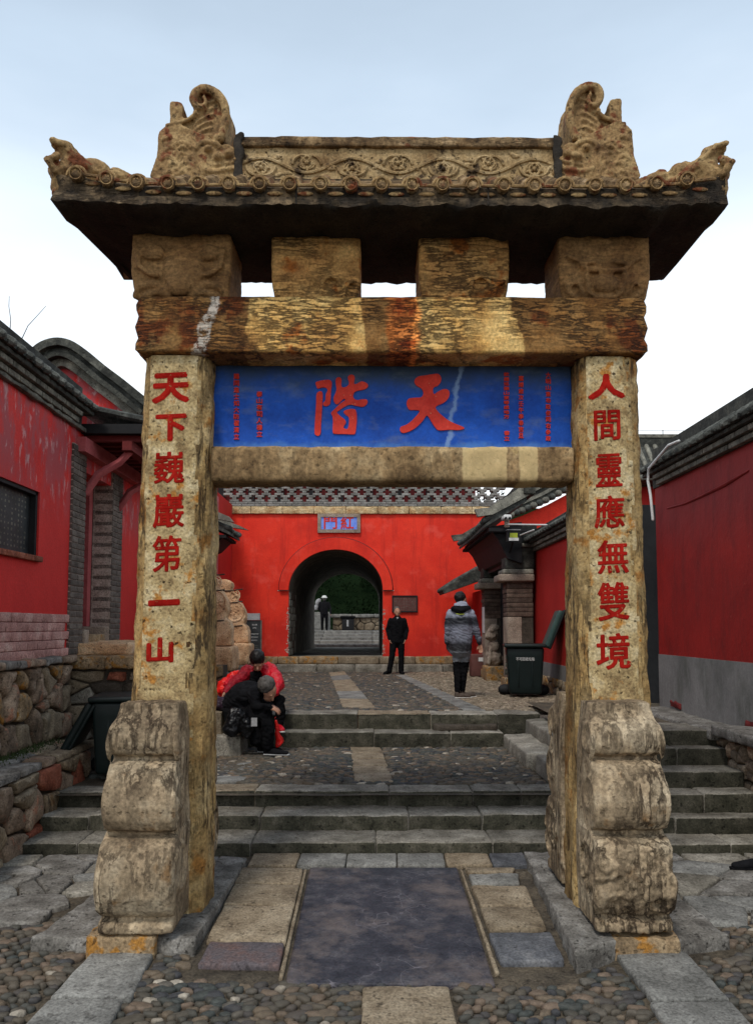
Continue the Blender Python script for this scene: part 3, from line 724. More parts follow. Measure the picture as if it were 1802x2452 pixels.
# dragon finials
FIN = [(540,515),(545,400),(550,300),(560,275),(595,243),(597,150),(630,145),(655,160),(655,215),(690,205),(702,185),(692,150),(695,115),(720,92),(755,87),(800,100),(830,130),(855,180),(862,240),(850,290),(828,326),(786,342),(812,352),(855,340),(868,348),(900,352),(910,400),(905,515)]
def finial(flip):
    Yf = 5.38; th = .24
    def m(u, v):
        uu = 80+u/1.8356; vv = 160+v/1.8356
        if flip: uu = 1331+(571-uu)*.93+4; vv -= 8-(vv-160)/280*8+0
        return aY(uu, vv, 5.40)
    q = []
    sp = smooth_poly([(a, b, 0) for a, b in FIN], 3)
    P = [prism([Vector((m(p.x, p.y).x, Yf+.035, m(p.x, p.y).z)) for p in sp], (0, 1, 0), th-.07)]
    body = smooth_poly([(a, b, 0) for a, b in [(540,515),(546,400),(552,310),(566,282),(600,262),(650,262),(690,280),(740,300),(780,318),(812,352),(850,345),(880,360),(902,380),(904,515)]], 3)
    P.append(prism([Vector((m(p.x, p.y).x, Yf, m(p.x, p.y).z)) for p in body], (0, 1, 0), th))
    k = 5.4/FOC/1.8356
    def e(u, v, ru, rv, d, a=0):
        c = m(u, v)
        for y in (Yf, Yf+th): P.append(ellip((c.x, y, c.z), (ru*k, d, rv*k), (0, a*(-1 if flip else 1), 0)))
    def t(pts, r, dy=0):
        q = [(m(p.x, p.y).x, m(p.x, p.y).z) for p in smooth_poly([(a, b, 0) for a, b in pts], 3)][:3*(len(pts)-1)+1]
        for y, sg in ((Yf+dy, 1), (Yf+th-dy, -1)): P.append(tube([(x, y, z) for x, z in q], r, 8))
    # broad outer rim of the tail, ending in a tight curl
    t([(812,318),(838,280),(848,225),(838,165),(805,122),(760,102),(722,112),(705,145),(718,178),(745,180),(760,158),(748,138)], [.034]*22+[.030, .028, .026, .024, .022, .020, .018, .017, .016, .015, .014, .014], .012)
    for q in range(6):
        a = q/5; u = 795-20*a+0; v = 150+a*150; t([(u, v), (u-28, v+6), (u-58, v+24), (u-84, v+52)], .011, .03)
    t([(592,262),(640,250),(690,232),(712,205)], .017, .01)
    # beast head: brow, eye, snout, fangs, mane
    e(772, 372, 20, 17, .045); e(660, 366, 17, 13, .03)
    t([(720,368),(738,345),(770,338),(802,346),(820,362)], .019); t([(620,365),(640,345),(672,345),(695,362)], .015)
    e(820, 408, 30, 24, .05); e(862, 395, 22, 20, .045); t([(800,440),(836,432),(872,428),(892,412)], .016); t([(740,452),(790,468),(840,462),(885,452)], .018)
    t([(744,430),(740,452),(748,478)], .013); t([(840,436),(838,450),(846,462)], .012)
    t([(700,395),(712,425),(705,455),(720,490)], .016)
    for (a, b) in ((575,330),(590,372),(572,415),(600,445),(580,480),(640,400),(652,440),(640,480)):
        t([(a, b), (a+18, b-14), (a+38, b-8), (a+44, b+8), (a+30, b+14)], .0125)
    e(605, 320, 14, 12, .02); e(560, 500, 10, 10, .02); e(690, 500, 22, 10, .025)
    return remesh(P, .008, .004, 13, 5 if flip else 2, 1, name='finial')
f1 = obj('dragon_finial', finial(False), M_finial, gate); tag(f1, 'dragon finial at the left ridge end, rust stained')
f2 = obj('dragon_finial', finial(True), M_finial, gate); tag(f2, 'dragon finial at the right ridge end, pale')
# dark mortar at the finial joints
for xx, s in ((xr0, 1), (xr1, -1)):
    rb('mortar_joint', (xx-.03, RYR-.04, rz0), (xx+.035, RYR+.22, rz1+.02), M_under, ridge, r=.02, step=.03, amp=.02, freq=14, seed=xx)
# hip ridges with corner beasts
def corner(sx, rear):
    cx = RX0 if sx < 0 else RX1; ye = RYF+.05 if not rear else RYB-.05; dy = -1 if rear else 1
    q = lambda d, z, r: (Vector((cx-sx*d, ye+dy*d*.55, z)), r)
    P = []
    sg = [q(.02, 5.13, .07), q(.18, 5.16, .075), q(.36, 5.17, .065), q(.60, 5.18, .06), (Vector((cx-sx*.78, 5.42 if not rear else 5.55, 5.33)), .06)]
    P.append(tube([a for a, b in sg], [b for a, b in sg], 10))
    k = lambda d, z, y=0: Vector((cx-sx*d, ye+dy*(d*.55+y), z))
    P.append(ellip(k(.10, 5.20), (.10, .085, .09))); P.append(ellip(k(.06, 5.29), (.065, .07, .06))); P.append(ellip(k(.20, 5.21), (.12, .08, .07)))
    P.append(ellip(k(.02, 5.05) if not rear else k(.1, 5.18), (.055, .06, .11 if not rear else .05)))
    for j in range(4): P.append(tube([k(.30, 5.14+j*.02, -.07+j*.045), k(.16, 5.20+j*.025, -.08+j*.05), k(.06, 5.30+j*.01, -.07+j*.045), k(.0, 5.31-j*.01, -.06+j*.04)], .024, 7))
    P.append(tube([k(.03, 5.20, -.08), k(-.02, 5.16, -.08), k(.02, 5.10, -.08)], .03, 7))
    P.append(ellip(k(.38, 5.20), (.055, .05, .05))); P.append(tube([k(.34, 5.24), k(.5, 5.20), k(.62, 5.16)], .04, 7))
    P.append(tube([k(.34, 5.20, -.06), k(.5, 5.16, -.06), k(.62, 5.13, -.06)], .03, 7))
    return remesh(P, .010, .009, 18, sx*3+rear, 1, stretch=(.6, 1, 1), name='corner_beast')
for s in (-1, 1):
    for rr in (0, 1): obj('corner_ridge_beast', corner(s, rr), M_finial, roof)

# scroll shaped drum stones before and behind each post
def drum_shape(x0, x1, side, seed, damaged=False):
    """outline in the yz plane: y towards the camera is negative"""
    yb = 5.30
    out = [(yb, .22), (yb, 1.60), (5.03, 1.605), (5.03, 1.565), (5.01, 1.53), (4.955, 1.48), (4.925, 1.42), (4.92, 1.35), (4.94, 1.295), (5.005, 1.262), (5.005, 1.255), (4.925, 1.228), (4.875, 1.175), (4.84, 1.09), (4.815, .99), (4.83, .90), (4.87, .84), (4.965, .805), (4.965, .798), (4.88, .775), (4.82, .73), (4.775, .65), (4.755, .55), (4.765, .45), (4.80, .37), (4.85, .325), (4.93, .308), (4.93, .302), (4.85, .292), (4.825, .27), (4.825, .225)]
    P = []
    pts = [Vector((x0, y, z)) for y, z in out]
    P.append(prism(pts, (1, 0, 0), x1-x0))
    # spiral relief on the two sides
    for xs in (x0, x1):
        for (cy, cz, r_) in ((5.02, 1.37, .13), (4.98, 1.02, .15), (5.0, .55, .22)):
            P.append(tube([(xs, cy-.01+r_*(1-i/30*.75)*math.cos(-2.2-i/24*7), cz+r_*(1-i/30*.75)*math.sin(-2.2-i/24*7)) for i in range(25)], .018, 6))
    me = remesh(P, .012, .009, 4, seed, 2, stretch=(1.6, 1.2, .5), name='drum_stone')
    rnd = random.Random(seed)
    cx = (x0+x1)/2; w = (x1-x0)/2
    for v in me.vertices:
        p = v.co
        t = (p.x-cx)/w
        p.y += .028*abs(t)**4 if p.y < 5.2 else 0
        # narrower top
        k = 1.0-.12*max(0, (p.z-1.35)/.25)**1.5-.03*max(0, min(1, (p.z-.8)/.4))+.03*(1 if p.z < .8 else 0)
        p.x = cx+(p.x-cx)*k
        if damaged and p.z < .72 and p.y < 5.15:
            d = .05*max(0, fbm((p.x, p.y, p.z), 5, 20, 4)+.25)*min(1, max(0, (.72-p.z)/.08))*min(1, max(0, (p.z-.30)/.06))
            p.y += d+.02*abs(fbm((p.x, p.y, p.z), 13, 3)); p.x -= (t*d*.5)
        c = noise.noise(Vector((p.x*9+seed, p.y*1.2, p.z*.9)))
        g = max(0, .035-abs(c))/.035*max(0, noise.noise(Vector((p.x*2+seed, 3, p.z*2)))+.2)
        if p.y < 5.2: p.y += .014*g
    return me
def rear(me):
    m2 = me.copy()
    for v in m2.vertices: v.co.y = 11.03-v.co.y
    m2.flip_normals(); return m2
dl = drum_shape(-1.66, -1.215, -1, 2.0); dr = drum_shape(1.40, 1.865, 1, 5.0, True)
for me, lab in ((dl, 'scroll drum stone before the left post'), (dr, 'chipped scroll drum stone before the right post')):
    tag(obj('drum_stone', me, M_drum, gate), lab)
    obj('drum_stone', rear(me), M_drum, gate)
# bases and platforms
rb('base_block', (-1.735, 4.83, -.02), (-1.31, 5.6, .215), M_base, gate, r=.025, step=.05, amp=.014, freq=9, seed=3)
rb('base_block', (1.46, 4.80, -.02), (1.90, 5.6, .195), M_base, gate, r=.03, step=.05, amp=.016, freq=9, seed=6)
def slabp(name, pts, z0, z1, m, parent, seed, amp=.014, kind=None, step=.07):
    """quad slab with worn edges; pts = near-left, near-right, far-right, far-left (x, y)"""
    def fn(w):
        s, t = w.x, w.y
        a = Vector(pts[0]).lerp(Vector(pts[1]), s); b = Vector(pts[3]).lerp(Vector(pts[2]), s); c = a.lerp(b, t)
        return c, w.z
    v0, f0 = rbox((0, 0, z0), (1, 1, z1), r=.02, step=.1)
    W_ = max((Vector(pts[1])-Vector(pts[0])).length, .05); H_ = max((Vector(pts[3])-Vector(pts[0])).length, .05)
    # build at real size so the rounding is right, then map
    v0, f0 = rbox((0, 0, z0), (W_, H_, z1), r=min(.018, (z1-z0)*.4), step=step, amp=amp, freq=7, seed=seed)
    vs = []
    for q in v0:
        c, z = fn(Vector((q[0]/W_, q[1]/H_, q[2]))); vs.append((c.x, c.y, z))
    mb = MB(); mb.add(vs, f0); return obj(name, mb.mesh(name, True, 50), m, parent, kind)
slabp('kerb_slab', [(-1.33, 4.90), (-1.075, 4.86), (-1.02, 6.55), (-1.25, 6.6)], -.03, .185, M_plinth, gate, 1)
slabp('kerb_slab', [(-2.10, 4.93), (-1.72, 4.93), (-1.25, 6.6), (-1.9, 6.6)], -.03, .17, M_plinth, gate, 2)
slabp('kerb_slab', [(-1.70, 5.58), (-1.29, 5.58), (-1.26, 6.6), (-1.5, 6.6)], 0, .178, M_plinth, gate, 2)
slabp('kerb_slab', [(1.20, 4.62), (1.50, 4.80), (1.62, 6.66), (1.30, 6.68)], -.03, .20, M_plinth, gate, 3, .022)
slabp('kerb_slab', [(1.90, 4.86), (2.25, 4.95), (2.2, 6.0), (1.88, 6.0)], -.03, .17, M_plinth, gate, 4, .02)
slabp('kerb_slab', [(1.53, 5.62), (2.2, 6.01), (2.15, 6.6), (1.63, 6.6)], -.03, .182, M_plinth, gate, 5, .02)

# ------------------------------------------------------------------ voronoi stones
def clip(poly, n, d):
    out = []
    for i in range(len(poly)):
        a, b = poly[i], poly[(i+1) % len(poly)]; da, db = a.dot(n)-d, b.dot(n)-d
        if da <= 0: out.append(a)
        if (da < 0 < db) or (db < 0 < da): out.append(a.lerp(b, da/(da-db)))
    return out
def cells(x0, x1, y0, y1, sx, sy, rnd, jit=.42):
    seeds = []; nx = max(1, round((x1-x0)/sx)); ny = max(1, round((y1-y0)/sy))
    for j in range(ny):
        for i in range(nx):
            seeds.append(Vector((x0+(x1-x0)*(i+.5+(.5 if j % 2 else 0)*.6+rnd.uniform(-jit, jit))/nx, y0+(y1-y0)*(j+.5+rnd.uniform(-jit, jit))/ny)))
    k = sx/sy; out = []
    for s in seeds:
        p = [Vector((x0, y0)), Vector((x1, y0)), Vector((x1, y1)), Vector((x0, y1))]
        for t in seeds:
            if t is s or abs(t.x-s.x) > 3.2*sx or abs(t.y-s.y) > 3.2*sy: continue
            # metric stretched so that stones are wide
            n = Vector((t.x-s.x, (t.y-s.y)*k*k)); m = (s+t)/2; p = clip(p, n, n.dot(m))
            if len(p) < 3: break
        if len(p) >= 3: out.append((s, p))
    return out
def cell_mesh(p, to3, gap, h, bev, rnd, base=-.03, rough=.012, sub=.09):
    """stone from a 2-D polygon; returns vs, fs. to3(x, y, w)"""
    q = []
    for i in range(len(p)):
        a, b = p[i], p[(i+1) % len(p)]; n = max(1, int((b-a).length/sub))
        for k in range(n): q.append(a.lerp(b, k/n))
    c = sum(q, Vector((0, 0)))/len(q); L = len(q); vs = []; fs = []
    rm = sum((v-c).length for v in q)/L
    sd = rnd.uniform(0, 99); hh = h*rnd.uniform(.75, 1.2)
    # soften corners
    q = [(q[i-1]+q[i]*8+q[(i+1) % L])/10 for i in range(L)]
    for (ins, w) in ((gap, base), (gap, hh*.55), (gap+bev*.45, hh*.9), (gap+bev*1.3, hh)):
        for v in q:
            d = v-c; l = max(d.length, 1e-6); j = rough*noise.noise(Vector((v.x*13+sd, v.y*13, 0)))
            u = c+d*max(.12, (l-ins-abs(j))/l); z = w+(rough*.8*noise.noise(Vector((u.x*9, u.y*9, sd))) if w > 0 else 0)
            vs.append(to3(u.x, u.y, z))
    for r in range(3):
        for i in range(L): fs.append((r*L+i, r*L+(i+1) % L, (r+1)*L+(i+1) % L, (r+1)*L+i))
    vs.append(to3(c.x, c.y, hh*1.04)); m = len(vs)-1
    for i in range(L): fs.append((3*L+i, 3*L+(i+1) % L, m))
    return vs, fs
def stones(name, x0, x1, y0, y1, sx, sy, to3, m, parent, seed, gap=.008, h=.03, bev=.03, skip=None, mats=None, kind=None, rough=.012, jit=.42, base=-.03, sub=.09):
    rnd = random.Random(seed); out = []
    for s, p in cells(x0, x1, y0, y1, sx, sy, rnd, jit):
        if skip and skip(s.x, s.y): continue
        mb = MB(); mb.add(*cell_mesh(p, to3, gap, h, bev, rnd, base, rough, sub))
        o = obj(name, fixn(mb.mesh(name, True, 60)), rnd.choice(mats) if mats else m, parent, kind); out.append(o)
    return out
def inq(q, x, y):
    s = 0
    for i in range(4):
        a, b = q[i], q[(i+1) % 4]; c = (b[0]-a[0])*(y-a[1])-(b[1]-a[1])*(x-a[0])
        if c < 0: return False
    return True

# ------------------------------------------------------------------ paving of the lower ground
G3 = lambda x, y, w: (x, y, zg(y)+w)
def pave(pts, m, seed, h=.018, parent=None, name='paving_slab', amp=.006):
    zz = zg(sum(p[1] for p in pts)/4)
    o = slabp(name, pts, -.05, h, m, parent or ground, seed, amp, step=.09)
    for v in o.data.vertices: v.co.z += zg(v.co.y)
    return o
big = pave([(-.478, 4.47), (.705, 4.45), (.706, 6.36), (-.488, 6.37)], M_slab, 3, .012, amp=.003)
L_ = lambda t: Vector((-1.055+.04*t, 4.9+1.5*t))     # inner kerb line, left
for a, b, m, sd in ((6.02, 6.36, M_tan, 1), (5.60, 6.0, M_tan, 2), (5.02, 5.58, M_tan, 3), (4.70, 5.0, M_purple, 4)):
    xl = -1.04 if a > 4.9 else -1.02
    pave([(xl, a), (-.53, a-.03), (-.535, b-.02), (xl+.01, b)], m, sd)
pave([(-.525, 4.55), (-.495, 4.55), (-.505, 6.34), (-.53, 6.34)], M_tan, 9, .008)
for a, b, m, sd in ((6.22, 6.34, M_tan, 11), (5.98, 6.2, M_grey, 12), (5.55, 5.94, M_tan, 13), (5.18, 5.53, M_tan, 14), (4.72, 5.13, M_bluepave, 15)):
    pave([(.78, a), (1.16-(.03 if a > 5.9 else 0)+.02*(6-a)*0, a), (1.17, b), (.765, b)], m, sd, amp=.012)
pave([(.722, 4.6), (.752, 4.6), (.745, 6.34), (.722, 6.34)], M_tan, 19, .006)
xs = [-1.0, -.60, -.20, .22, .62, 1.0, 1.30]
for i in range(6): pave([(xs[i]+.004, 6.40), (xs[i+1]-.004, 6.40), (xs[i+1]-.004+.01, 6.71), (xs[i]+.01, 6.71)], [M_tan, M_grey, M_grey, M_grey, M_tan, M_bluepave][i], 20+i, .016)
pave([(-.06, 3.2), (.44, 3.2), (.44, 4.42), (-.04, 4.42)], M_tan, 30)
for k, (ya, yb) in enumerate(((2.6, 3.75), (3.76, 4.31), (4.32, 4.88))):
    pave([(-1.79+.03*k, ya), (-1.33+.02*k, ya), (-1.32, yb-.01), (-1.76+.03*k, yb-.01)], M_grey, 33+k)
for k, (ya, yb) in enumerate(((2.6, 4.26), (4.27, 4.86))):
    pave([(1.52, ya), (1.94, ya), (1.93, yb-.01), (1.49, yb-.01)], M_grey, 40+k)
NO = [[(-1.08, 4.52), (1.22, 4.45), (1.35, 6.8), (-1.05, 6.8)], [(-2.12, 4.90), (-1.02, 4.85), (-1.0, 6.7), (-1.95, 6.7)], [(1.16, 4.60), (2.28, 4.85), (2.25, 6.7), (1.25, 6.7)],
      [(-.07, 3.1), (.45, 3.1), (.45, 4.47), (-.05, 4.47)], [(-1.80, 2.5), (-1.31, 2.5), (-1.31, 4.92), (-1.76, 4.92)], [(1.48, 2.5), (1.95, 2.5), (1.94, 4.9), (1.47, 4.9)]]
def blocked(x, y): return any(inq(q, x, y) for q in NO)
# broken flagstones at the two sides
flag_l = lambda x, y: blocked(x, y) or y < 5.0+.35*(x+3.2) or x < -3.05
stones('flagstone', -3.3, -1.95, 4.9, 6.68, .33, .22, G3, None, ground, 5, .007, .022, .02, flag_l, [M_plinth, M_step, M_grey, M_plinth], jit=.5)
stones('flagstone', -1.98, -1.9, 6.2, 6.7, .3, .3, G3, M_plinth, ground, 6, .01, .02, .02)
flag_r = lambda x, y: blocked(x, y) or y < 5.35
stones('flagstone', 2.25, 3.7, 5.2, 6.68, .50, .28, G3, None, ground, 8, .008, .022, .02, flag_r, [M_plinth, M_grey, M_plinth, M_step], jit=.4)
# river cobbles
def dome(seed, n=9):
    r = random.Random(seed); vs = [(0, 0, .5)]; fs = []; ph = [r.uniform(.66, 1.28) for _ in range(n)]
    for q, z in ((.62, .44), (.90, .24), (1.0, -.12), (.95, -.5)):
        for k in range(n):
            a = 2*math.pi*k/n; vs.append((q*ph[k]*math.cos(a), q*ph[k]*math.sin(a), z+r.uniform(-.04, .04)))
    for k in range(n): fs.append((0, 1+k, 1+(k+1) % n))
    for i in range(3):
        for k in range(n): fs.append((1+i*n+k, 1+(i+1)*n+k, 1+(i+1)*n+(k+1) % n, 1+i*n+(k+1) % n))
    return vs, fs
DOMES = [dome(s) for s in range(8)]
DM = []
for d in DOMES:
    mb_ = MB(); mb_.add(*d); me_ = mb_.mesh('cobble', True, 80); me_.materials.append(M_cob); DM.append(me_)
def cobbles(x0, x1, y0, y1, sx, sy, zf, name, m, parent, seed, skip, n_parts=0, ex=.62, hgt=.05):
    rnd = random.Random(seed); L = []
    ny = int((y1-y0)/sy); nx = int((x1-x0)/sx)
    for j in range(ny):
        for i in range(nx):
            x = x0+sx*(i+.5*(j % 2)+rnd.uniform(-.28, .28)); y = y0+sy*(j+.5+rnd.uniform(-.28, .28))
            if skip(x, y): continue
            k = rnd.uniform(.62, 1.22)*(1.45 if rnd.random() < .08 else 1)
            L.append((x, y, sx*ex*k, sy*ex*k*rnd.uniform(.85, 1.1), rnd.uniform(-.5, .5), hgt*rnd.uniform(.6, 1.3), rnd.random(), rnd.randrange(8), rnd.uniform(-.12, .12)))
    L.sort(key=lambda q: q[1])
    for q in L[:n_parts]:
        obj('cobble', DM[q[7]], None, parent, loc=(q[0], q[1], zf(q[1])+.004), rot=(q[8], q[8]*.7, q[4]), scl=(q[2], q[3], q[5]))
    mb = MB()
    for q in L[n_parts:]:
        M = Matrix.LocRotScale(Vector((q[0], q[1], zf(q[1])+.004)), Euler((q[8], q[8]*.7, q[4])), Vector((q[2], q[3], q[5])))
        mb.add(*DOMES[q[7]], rnd=q[6]+.001, M=M)
    if mb.v: obj(name, mb.mesh(name, True, 80), m, parent, 'stuff')
near_skip = lambda x, y: blocked(x, y) or (x < -2 and not flag_l(x, y)) or (x > 2.2 and y > 5.4) or abs(x) > y*.52+.4 or y > 6.65
cobbles(-3.2, 3.2, 3.85, 6.6, .076, .050, lambda y: zg(y)-.012, 'river_cobbles', M_cobs, ground, 3, near_skip, 300, .58, .034)

# ------------------------------------------------------------------ the steps
M_riser = stone('shaded_mossy_riser', [(.022, .022, .014), (.055, .052, .036), (.11, .10, .075)], 6, None, bump=.7, pits=.6, rand=.25)  # riser shade painted in as darker stone, with a greenish moss tone
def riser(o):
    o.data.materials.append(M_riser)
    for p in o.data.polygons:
        if p.normal.y < -.75: p.material_index = 1  # front faces take the painted shade
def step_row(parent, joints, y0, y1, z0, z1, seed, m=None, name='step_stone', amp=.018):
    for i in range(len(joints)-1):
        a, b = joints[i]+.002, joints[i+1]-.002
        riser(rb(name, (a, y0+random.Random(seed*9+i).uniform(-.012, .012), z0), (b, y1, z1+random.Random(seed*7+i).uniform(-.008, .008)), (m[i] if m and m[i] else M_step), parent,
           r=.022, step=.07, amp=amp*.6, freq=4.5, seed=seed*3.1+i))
S1 = empty('stone_steps', (0, 6.8, .15), 'three worn stone steps spanning the passage behind the archway', 'steps')
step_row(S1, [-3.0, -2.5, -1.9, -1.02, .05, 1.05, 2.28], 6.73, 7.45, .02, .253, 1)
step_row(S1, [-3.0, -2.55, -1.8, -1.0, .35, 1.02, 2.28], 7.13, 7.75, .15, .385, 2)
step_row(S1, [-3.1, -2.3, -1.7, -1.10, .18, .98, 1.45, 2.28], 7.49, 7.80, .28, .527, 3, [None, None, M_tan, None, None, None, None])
S2 = empty('stone_steps', (0, 10.2, ZM), 'two long stone steps up to the upper terrace before the red gate', 'steps')
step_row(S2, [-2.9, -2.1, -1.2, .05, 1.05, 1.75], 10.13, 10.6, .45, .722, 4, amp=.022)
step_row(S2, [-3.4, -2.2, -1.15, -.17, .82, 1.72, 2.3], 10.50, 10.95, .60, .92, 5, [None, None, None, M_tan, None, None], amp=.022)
rb('step_stone', (.85, 10.35, .70), (1.7, 10.55, .79), M_mortard, S2, r=.03, step=.1, amp=.02)
S3 = empty('stone_steps', (1.9, 9, ZM), 'two long kerb like steps climbing to the right from the middle terrace', 'steps')
for (a, b, z0, z1, sd) in (((1.73, 8.62), (2.15, 10.12), .42, .70, 1), ((1.82, 7.86), (2.2, 8.60), .40, .70, 2), ((2.08, 8.4), (2.5, 10.45), .6, .86, 3), ((2.12, 7.82), (2.5, 8.38), .6, .86, 4), ((2.42, 7.95), (2.9, 10.45), .7, 1.0, 5)):
    rb('step_stone', (*a, z0), (*b, z1), M_step, S3, r=.03, step=.12, amp=.02, freq=3, seed=sd)
S4 = empty('stone_steps', (2.9, 7, .15), 'six narrow stone steps between the right post and the cobble wall', 'steps')
hs = [.230, .376, .547, .706, .872, 1.03]; ds = [6.73, 7.06, 7.25, 7.52, 7.84, 8.07, 8.45]
for i in range(6):
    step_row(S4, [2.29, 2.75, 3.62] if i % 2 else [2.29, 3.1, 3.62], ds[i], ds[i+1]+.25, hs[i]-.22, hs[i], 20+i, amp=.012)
sheet('side_landing', 2.3, 4.2, 8.4, 11.4, lambda y: .985, M_dirt, 4, 4)
# seat stones at the left end of the steps
S5 = empty('stone_block_pile', (-1.8, 9.6, ZM), 'two squared stones stepped against the left post where the couple sits', 'stone blocks')
rb('stone_block', (-2.1, 9.42, ZM-.1), (-1.56, 9.9, .775), M_step, S5, r=.03, step=.08, amp=.02, freq=4, seed=3)
rb('stone_block', (-2.4, 9.62, ZM-.1), (-1.83, 10.1, 1.05), M_tan, S5, r=.03, step=.08, amp=.02, freq=4, seed=5)

# middle terrace: paving strip, edge stones and cobbles
def strip(pa, pb, pc, pd, n, z, m, parent, seed, h=.012):
    for i in range(n):
        t0, t1 = i/n, (i+1)/n-.008
        A, B, C, D = [Vector(q) for q in (pa, pb, pc, pd)]
        o = slabp('paving_slab', [A.lerp(D, t0)[:], B.lerp(C, t0)[:], B.lerp(C, t1)[:], A.lerp(D, t1)[:]], -.05, h, m[i % len(m)], parent, seed+i, .006, step=.12)
        for v in o.data.vertices: v.co.z += z
def W2(u, v, z): p = aZ(u, v, z); return (p.x, p.y)
qa, qb, qc, qd = W2(847, 1872, ZM), W2(943, 1872, ZM), W2(911, 1789, ZM), W2(838, 1789, ZM)
strip(qa, qb, qc, qd, 5, ZM-.005, [M_tan], terr_mid, 60)
strip(W2(500, 1872, ZM), W2(585, 1872, ZM), W2(625, 1820, ZM), W2(520, 1820, ZM), 2, ZM-.005, [M_grey], terr_mid, 66)
midno = [[(q[0]-.01, q[1]) if i in (0, 3) else (q[0]+.01, q[1]) for i, q in enumerate((qa, qb, qc, qd))]]
mid_skip = lambda x, y: inq(midno[0], x, y) or x < -2.9 or x > 1.78 or (x < -1.3 and y < 8.2)
cobbles(-2.9, 1.78, 7.78, 10.12, .088, .042, lambda y: ZM-.01, 'river_cobbles', M_cobs, terr_mid, 5, mid_skip, 0, .62, .05)
# upper terrace
s1 = [W2(820, 1694, ZU), W2(901, 1697, ZU), W2(824, 1607, ZU), W2(787, 1611, ZU)]
s2 = [W2(1109, 1701, ZU), W2(1163, 1701, ZU), W2(970, 1616, ZU), W2(945, 1616, ZU)]
s3 = [W2(640, 1694, ZU), W2(655, 1694, ZU), W2(672, 1607, ZU), W2(640, 1607, ZU)]
strip(*s1, 6, ZU-.005, [M_tan, M_grey, M_tan], terr_up, 70); strip(*s2, 5, ZU-.005, [M_grey], terr_up, 80)
up_skip = lambda x, y: inq(s1, x, y) or inq(s2, x, y) or abs(x-.2) > .23*y+.3
right_of = lambda x, y: (x-s2[1][0])*(s2[2][1]-s2[1][1])-(y-s2[1][1])*(s2[2][0]-s2[1][0]) > 0
cobbles(-3, 3.0, 10.92, 20.0, .085, .062, lambda y: ZU-.012, 'river_cobbles', M_cobs, terr_up, 7, lambda x, y: up_skip(x, y) or right_of(x, y), 0, .62, .035)
cobbles(-1, 4, 10.92, 20.0, .10, .07, lambda y: ZU-.012, 'warm_river_cobbles', M_cobt, terr_up, 9, lambda x, y: up_skip(x, y) or not right_of(x, y), 0, .62, .045)

# ------------------------------------------------------------------ LEFT SIDE
# low rubble wall with a stone shelf
XL = -3.0
lw = empty('low_rubble_wall', (XL, 7, .1), 'low wall of rough pinkish rubble beside the left end of the steps', 'wall')
bx('core', (XL-.55, 5.2, -.2), (XL-.03, 8.6, .84), M_mortard, lw)
stones('stone', 5.2, 8.35, .0, .80, .30, .24, lambda a, b, w: (XL+w-.01, a, b+.13*0), None, lw, 11, .010, .05, .05, lambda a, b: b < zg(a)-.02-(.0), [M_rubble, M_rubble, M_tan, M_redbrick, M_drum], rough=.03, jit=.5)
stones('coping_stone', 5.2, 8.6, XL-.5, XL+.03, .42, .25, lambda a, b, w: (b, a, .835+w), None, lw, 13, .01, .03, .03, None, [M_rubble, M_tan, M_plinth], rough=.02)
XU = -3.5
uw = empty('rubble_retaining_wall', (XU, 7.5, .85), 'tall retaining wall of big pink boulders under the left red building', 'wall')
bx('core', (XU-.4, 6.0, .6), (XU-.03, 9.1, 1.70), M_mortard, uw)
stones('stone', 6.0, 9.05, .84, 1.68, .28, .27, lambda a, b, w: (XU+w-.01, a, b), None, uw, 17, .012, .06, .06, None, [M_rubble, M_rubble, M_tan, M_base, M_rubble], rough=.04, jit=.5)
for k in range(7):
    rb('ledge_stone', (XU-.30, 6.0+k*.45, 1.685), (XU+.07, 6.44+k*.45, 1.76), M_plinth if k % 2 else M_rubble, uw, r=.025, step=.1, amp=.02, freq=6, seed=k)
mb = MB(); rr = random.Random(2)
for k in range(500):
    y = rr.uniform(6.4, 8.5); x = XU+.02+abs(rr.gauss(0, .09)); a = rr.uniform(0, 6.28); hh = rr.uniform(.02, .06); w = .006
    mb.add([(x-w, y, .86), (x+w, y+.004, .86), (x+.02*math.cos(a), y+.02*math.sin(a), .86+hh)], [(0, 1, 2)])
tag(obj('moss_and_grass', mb.mesh('moss'), M_grass, None, 'stuff'), 'moss and short grass along the foot of the left boulder wall', 'moss')
# landing in front of the side door
ld = empty('door_landing', (-3.2, 9.5, ZM), 'rough stone landing below the side door of the left red building', 'landing')
bx('core', (-3.62, 9.22, .4), (-2.72, 11.6, 1.66), M_mortard, ld)
stones('stone', -3.6, -2.7, .5, 1.58, .26, .13, lambda a, b, w: (a, 9.2-w, b), None, ld, 21, .010, .03, .03, None, [M_rubble, M_redbrick, M_mortard, M_tan, M_step], rough=.02)
for k, (a, b) in enumerate(((-3.55, -3.12), (-3.11, -2.66))): rb('ledge_stone', (a, 9.1, 1.60), (b, 9.6, 1.75), M_base, ld, r=.03, step=.08, amp=.02, freq=6, seed=k)
rb('ledge_stone', (-3.6, 9.45, 1.74), (-2.95, 10.9, 1.90), M_drum2, ld, r=.04, step=.08, amp=.03, freq=5, seed=5)

# red building with brick base, plaque, side door and coping
XW = -3.6
lb = empty('red_building', (XW, 8, 1.7), 'red building on the left with black slate plaque and brick framed side door', 'building')
mb = MB()
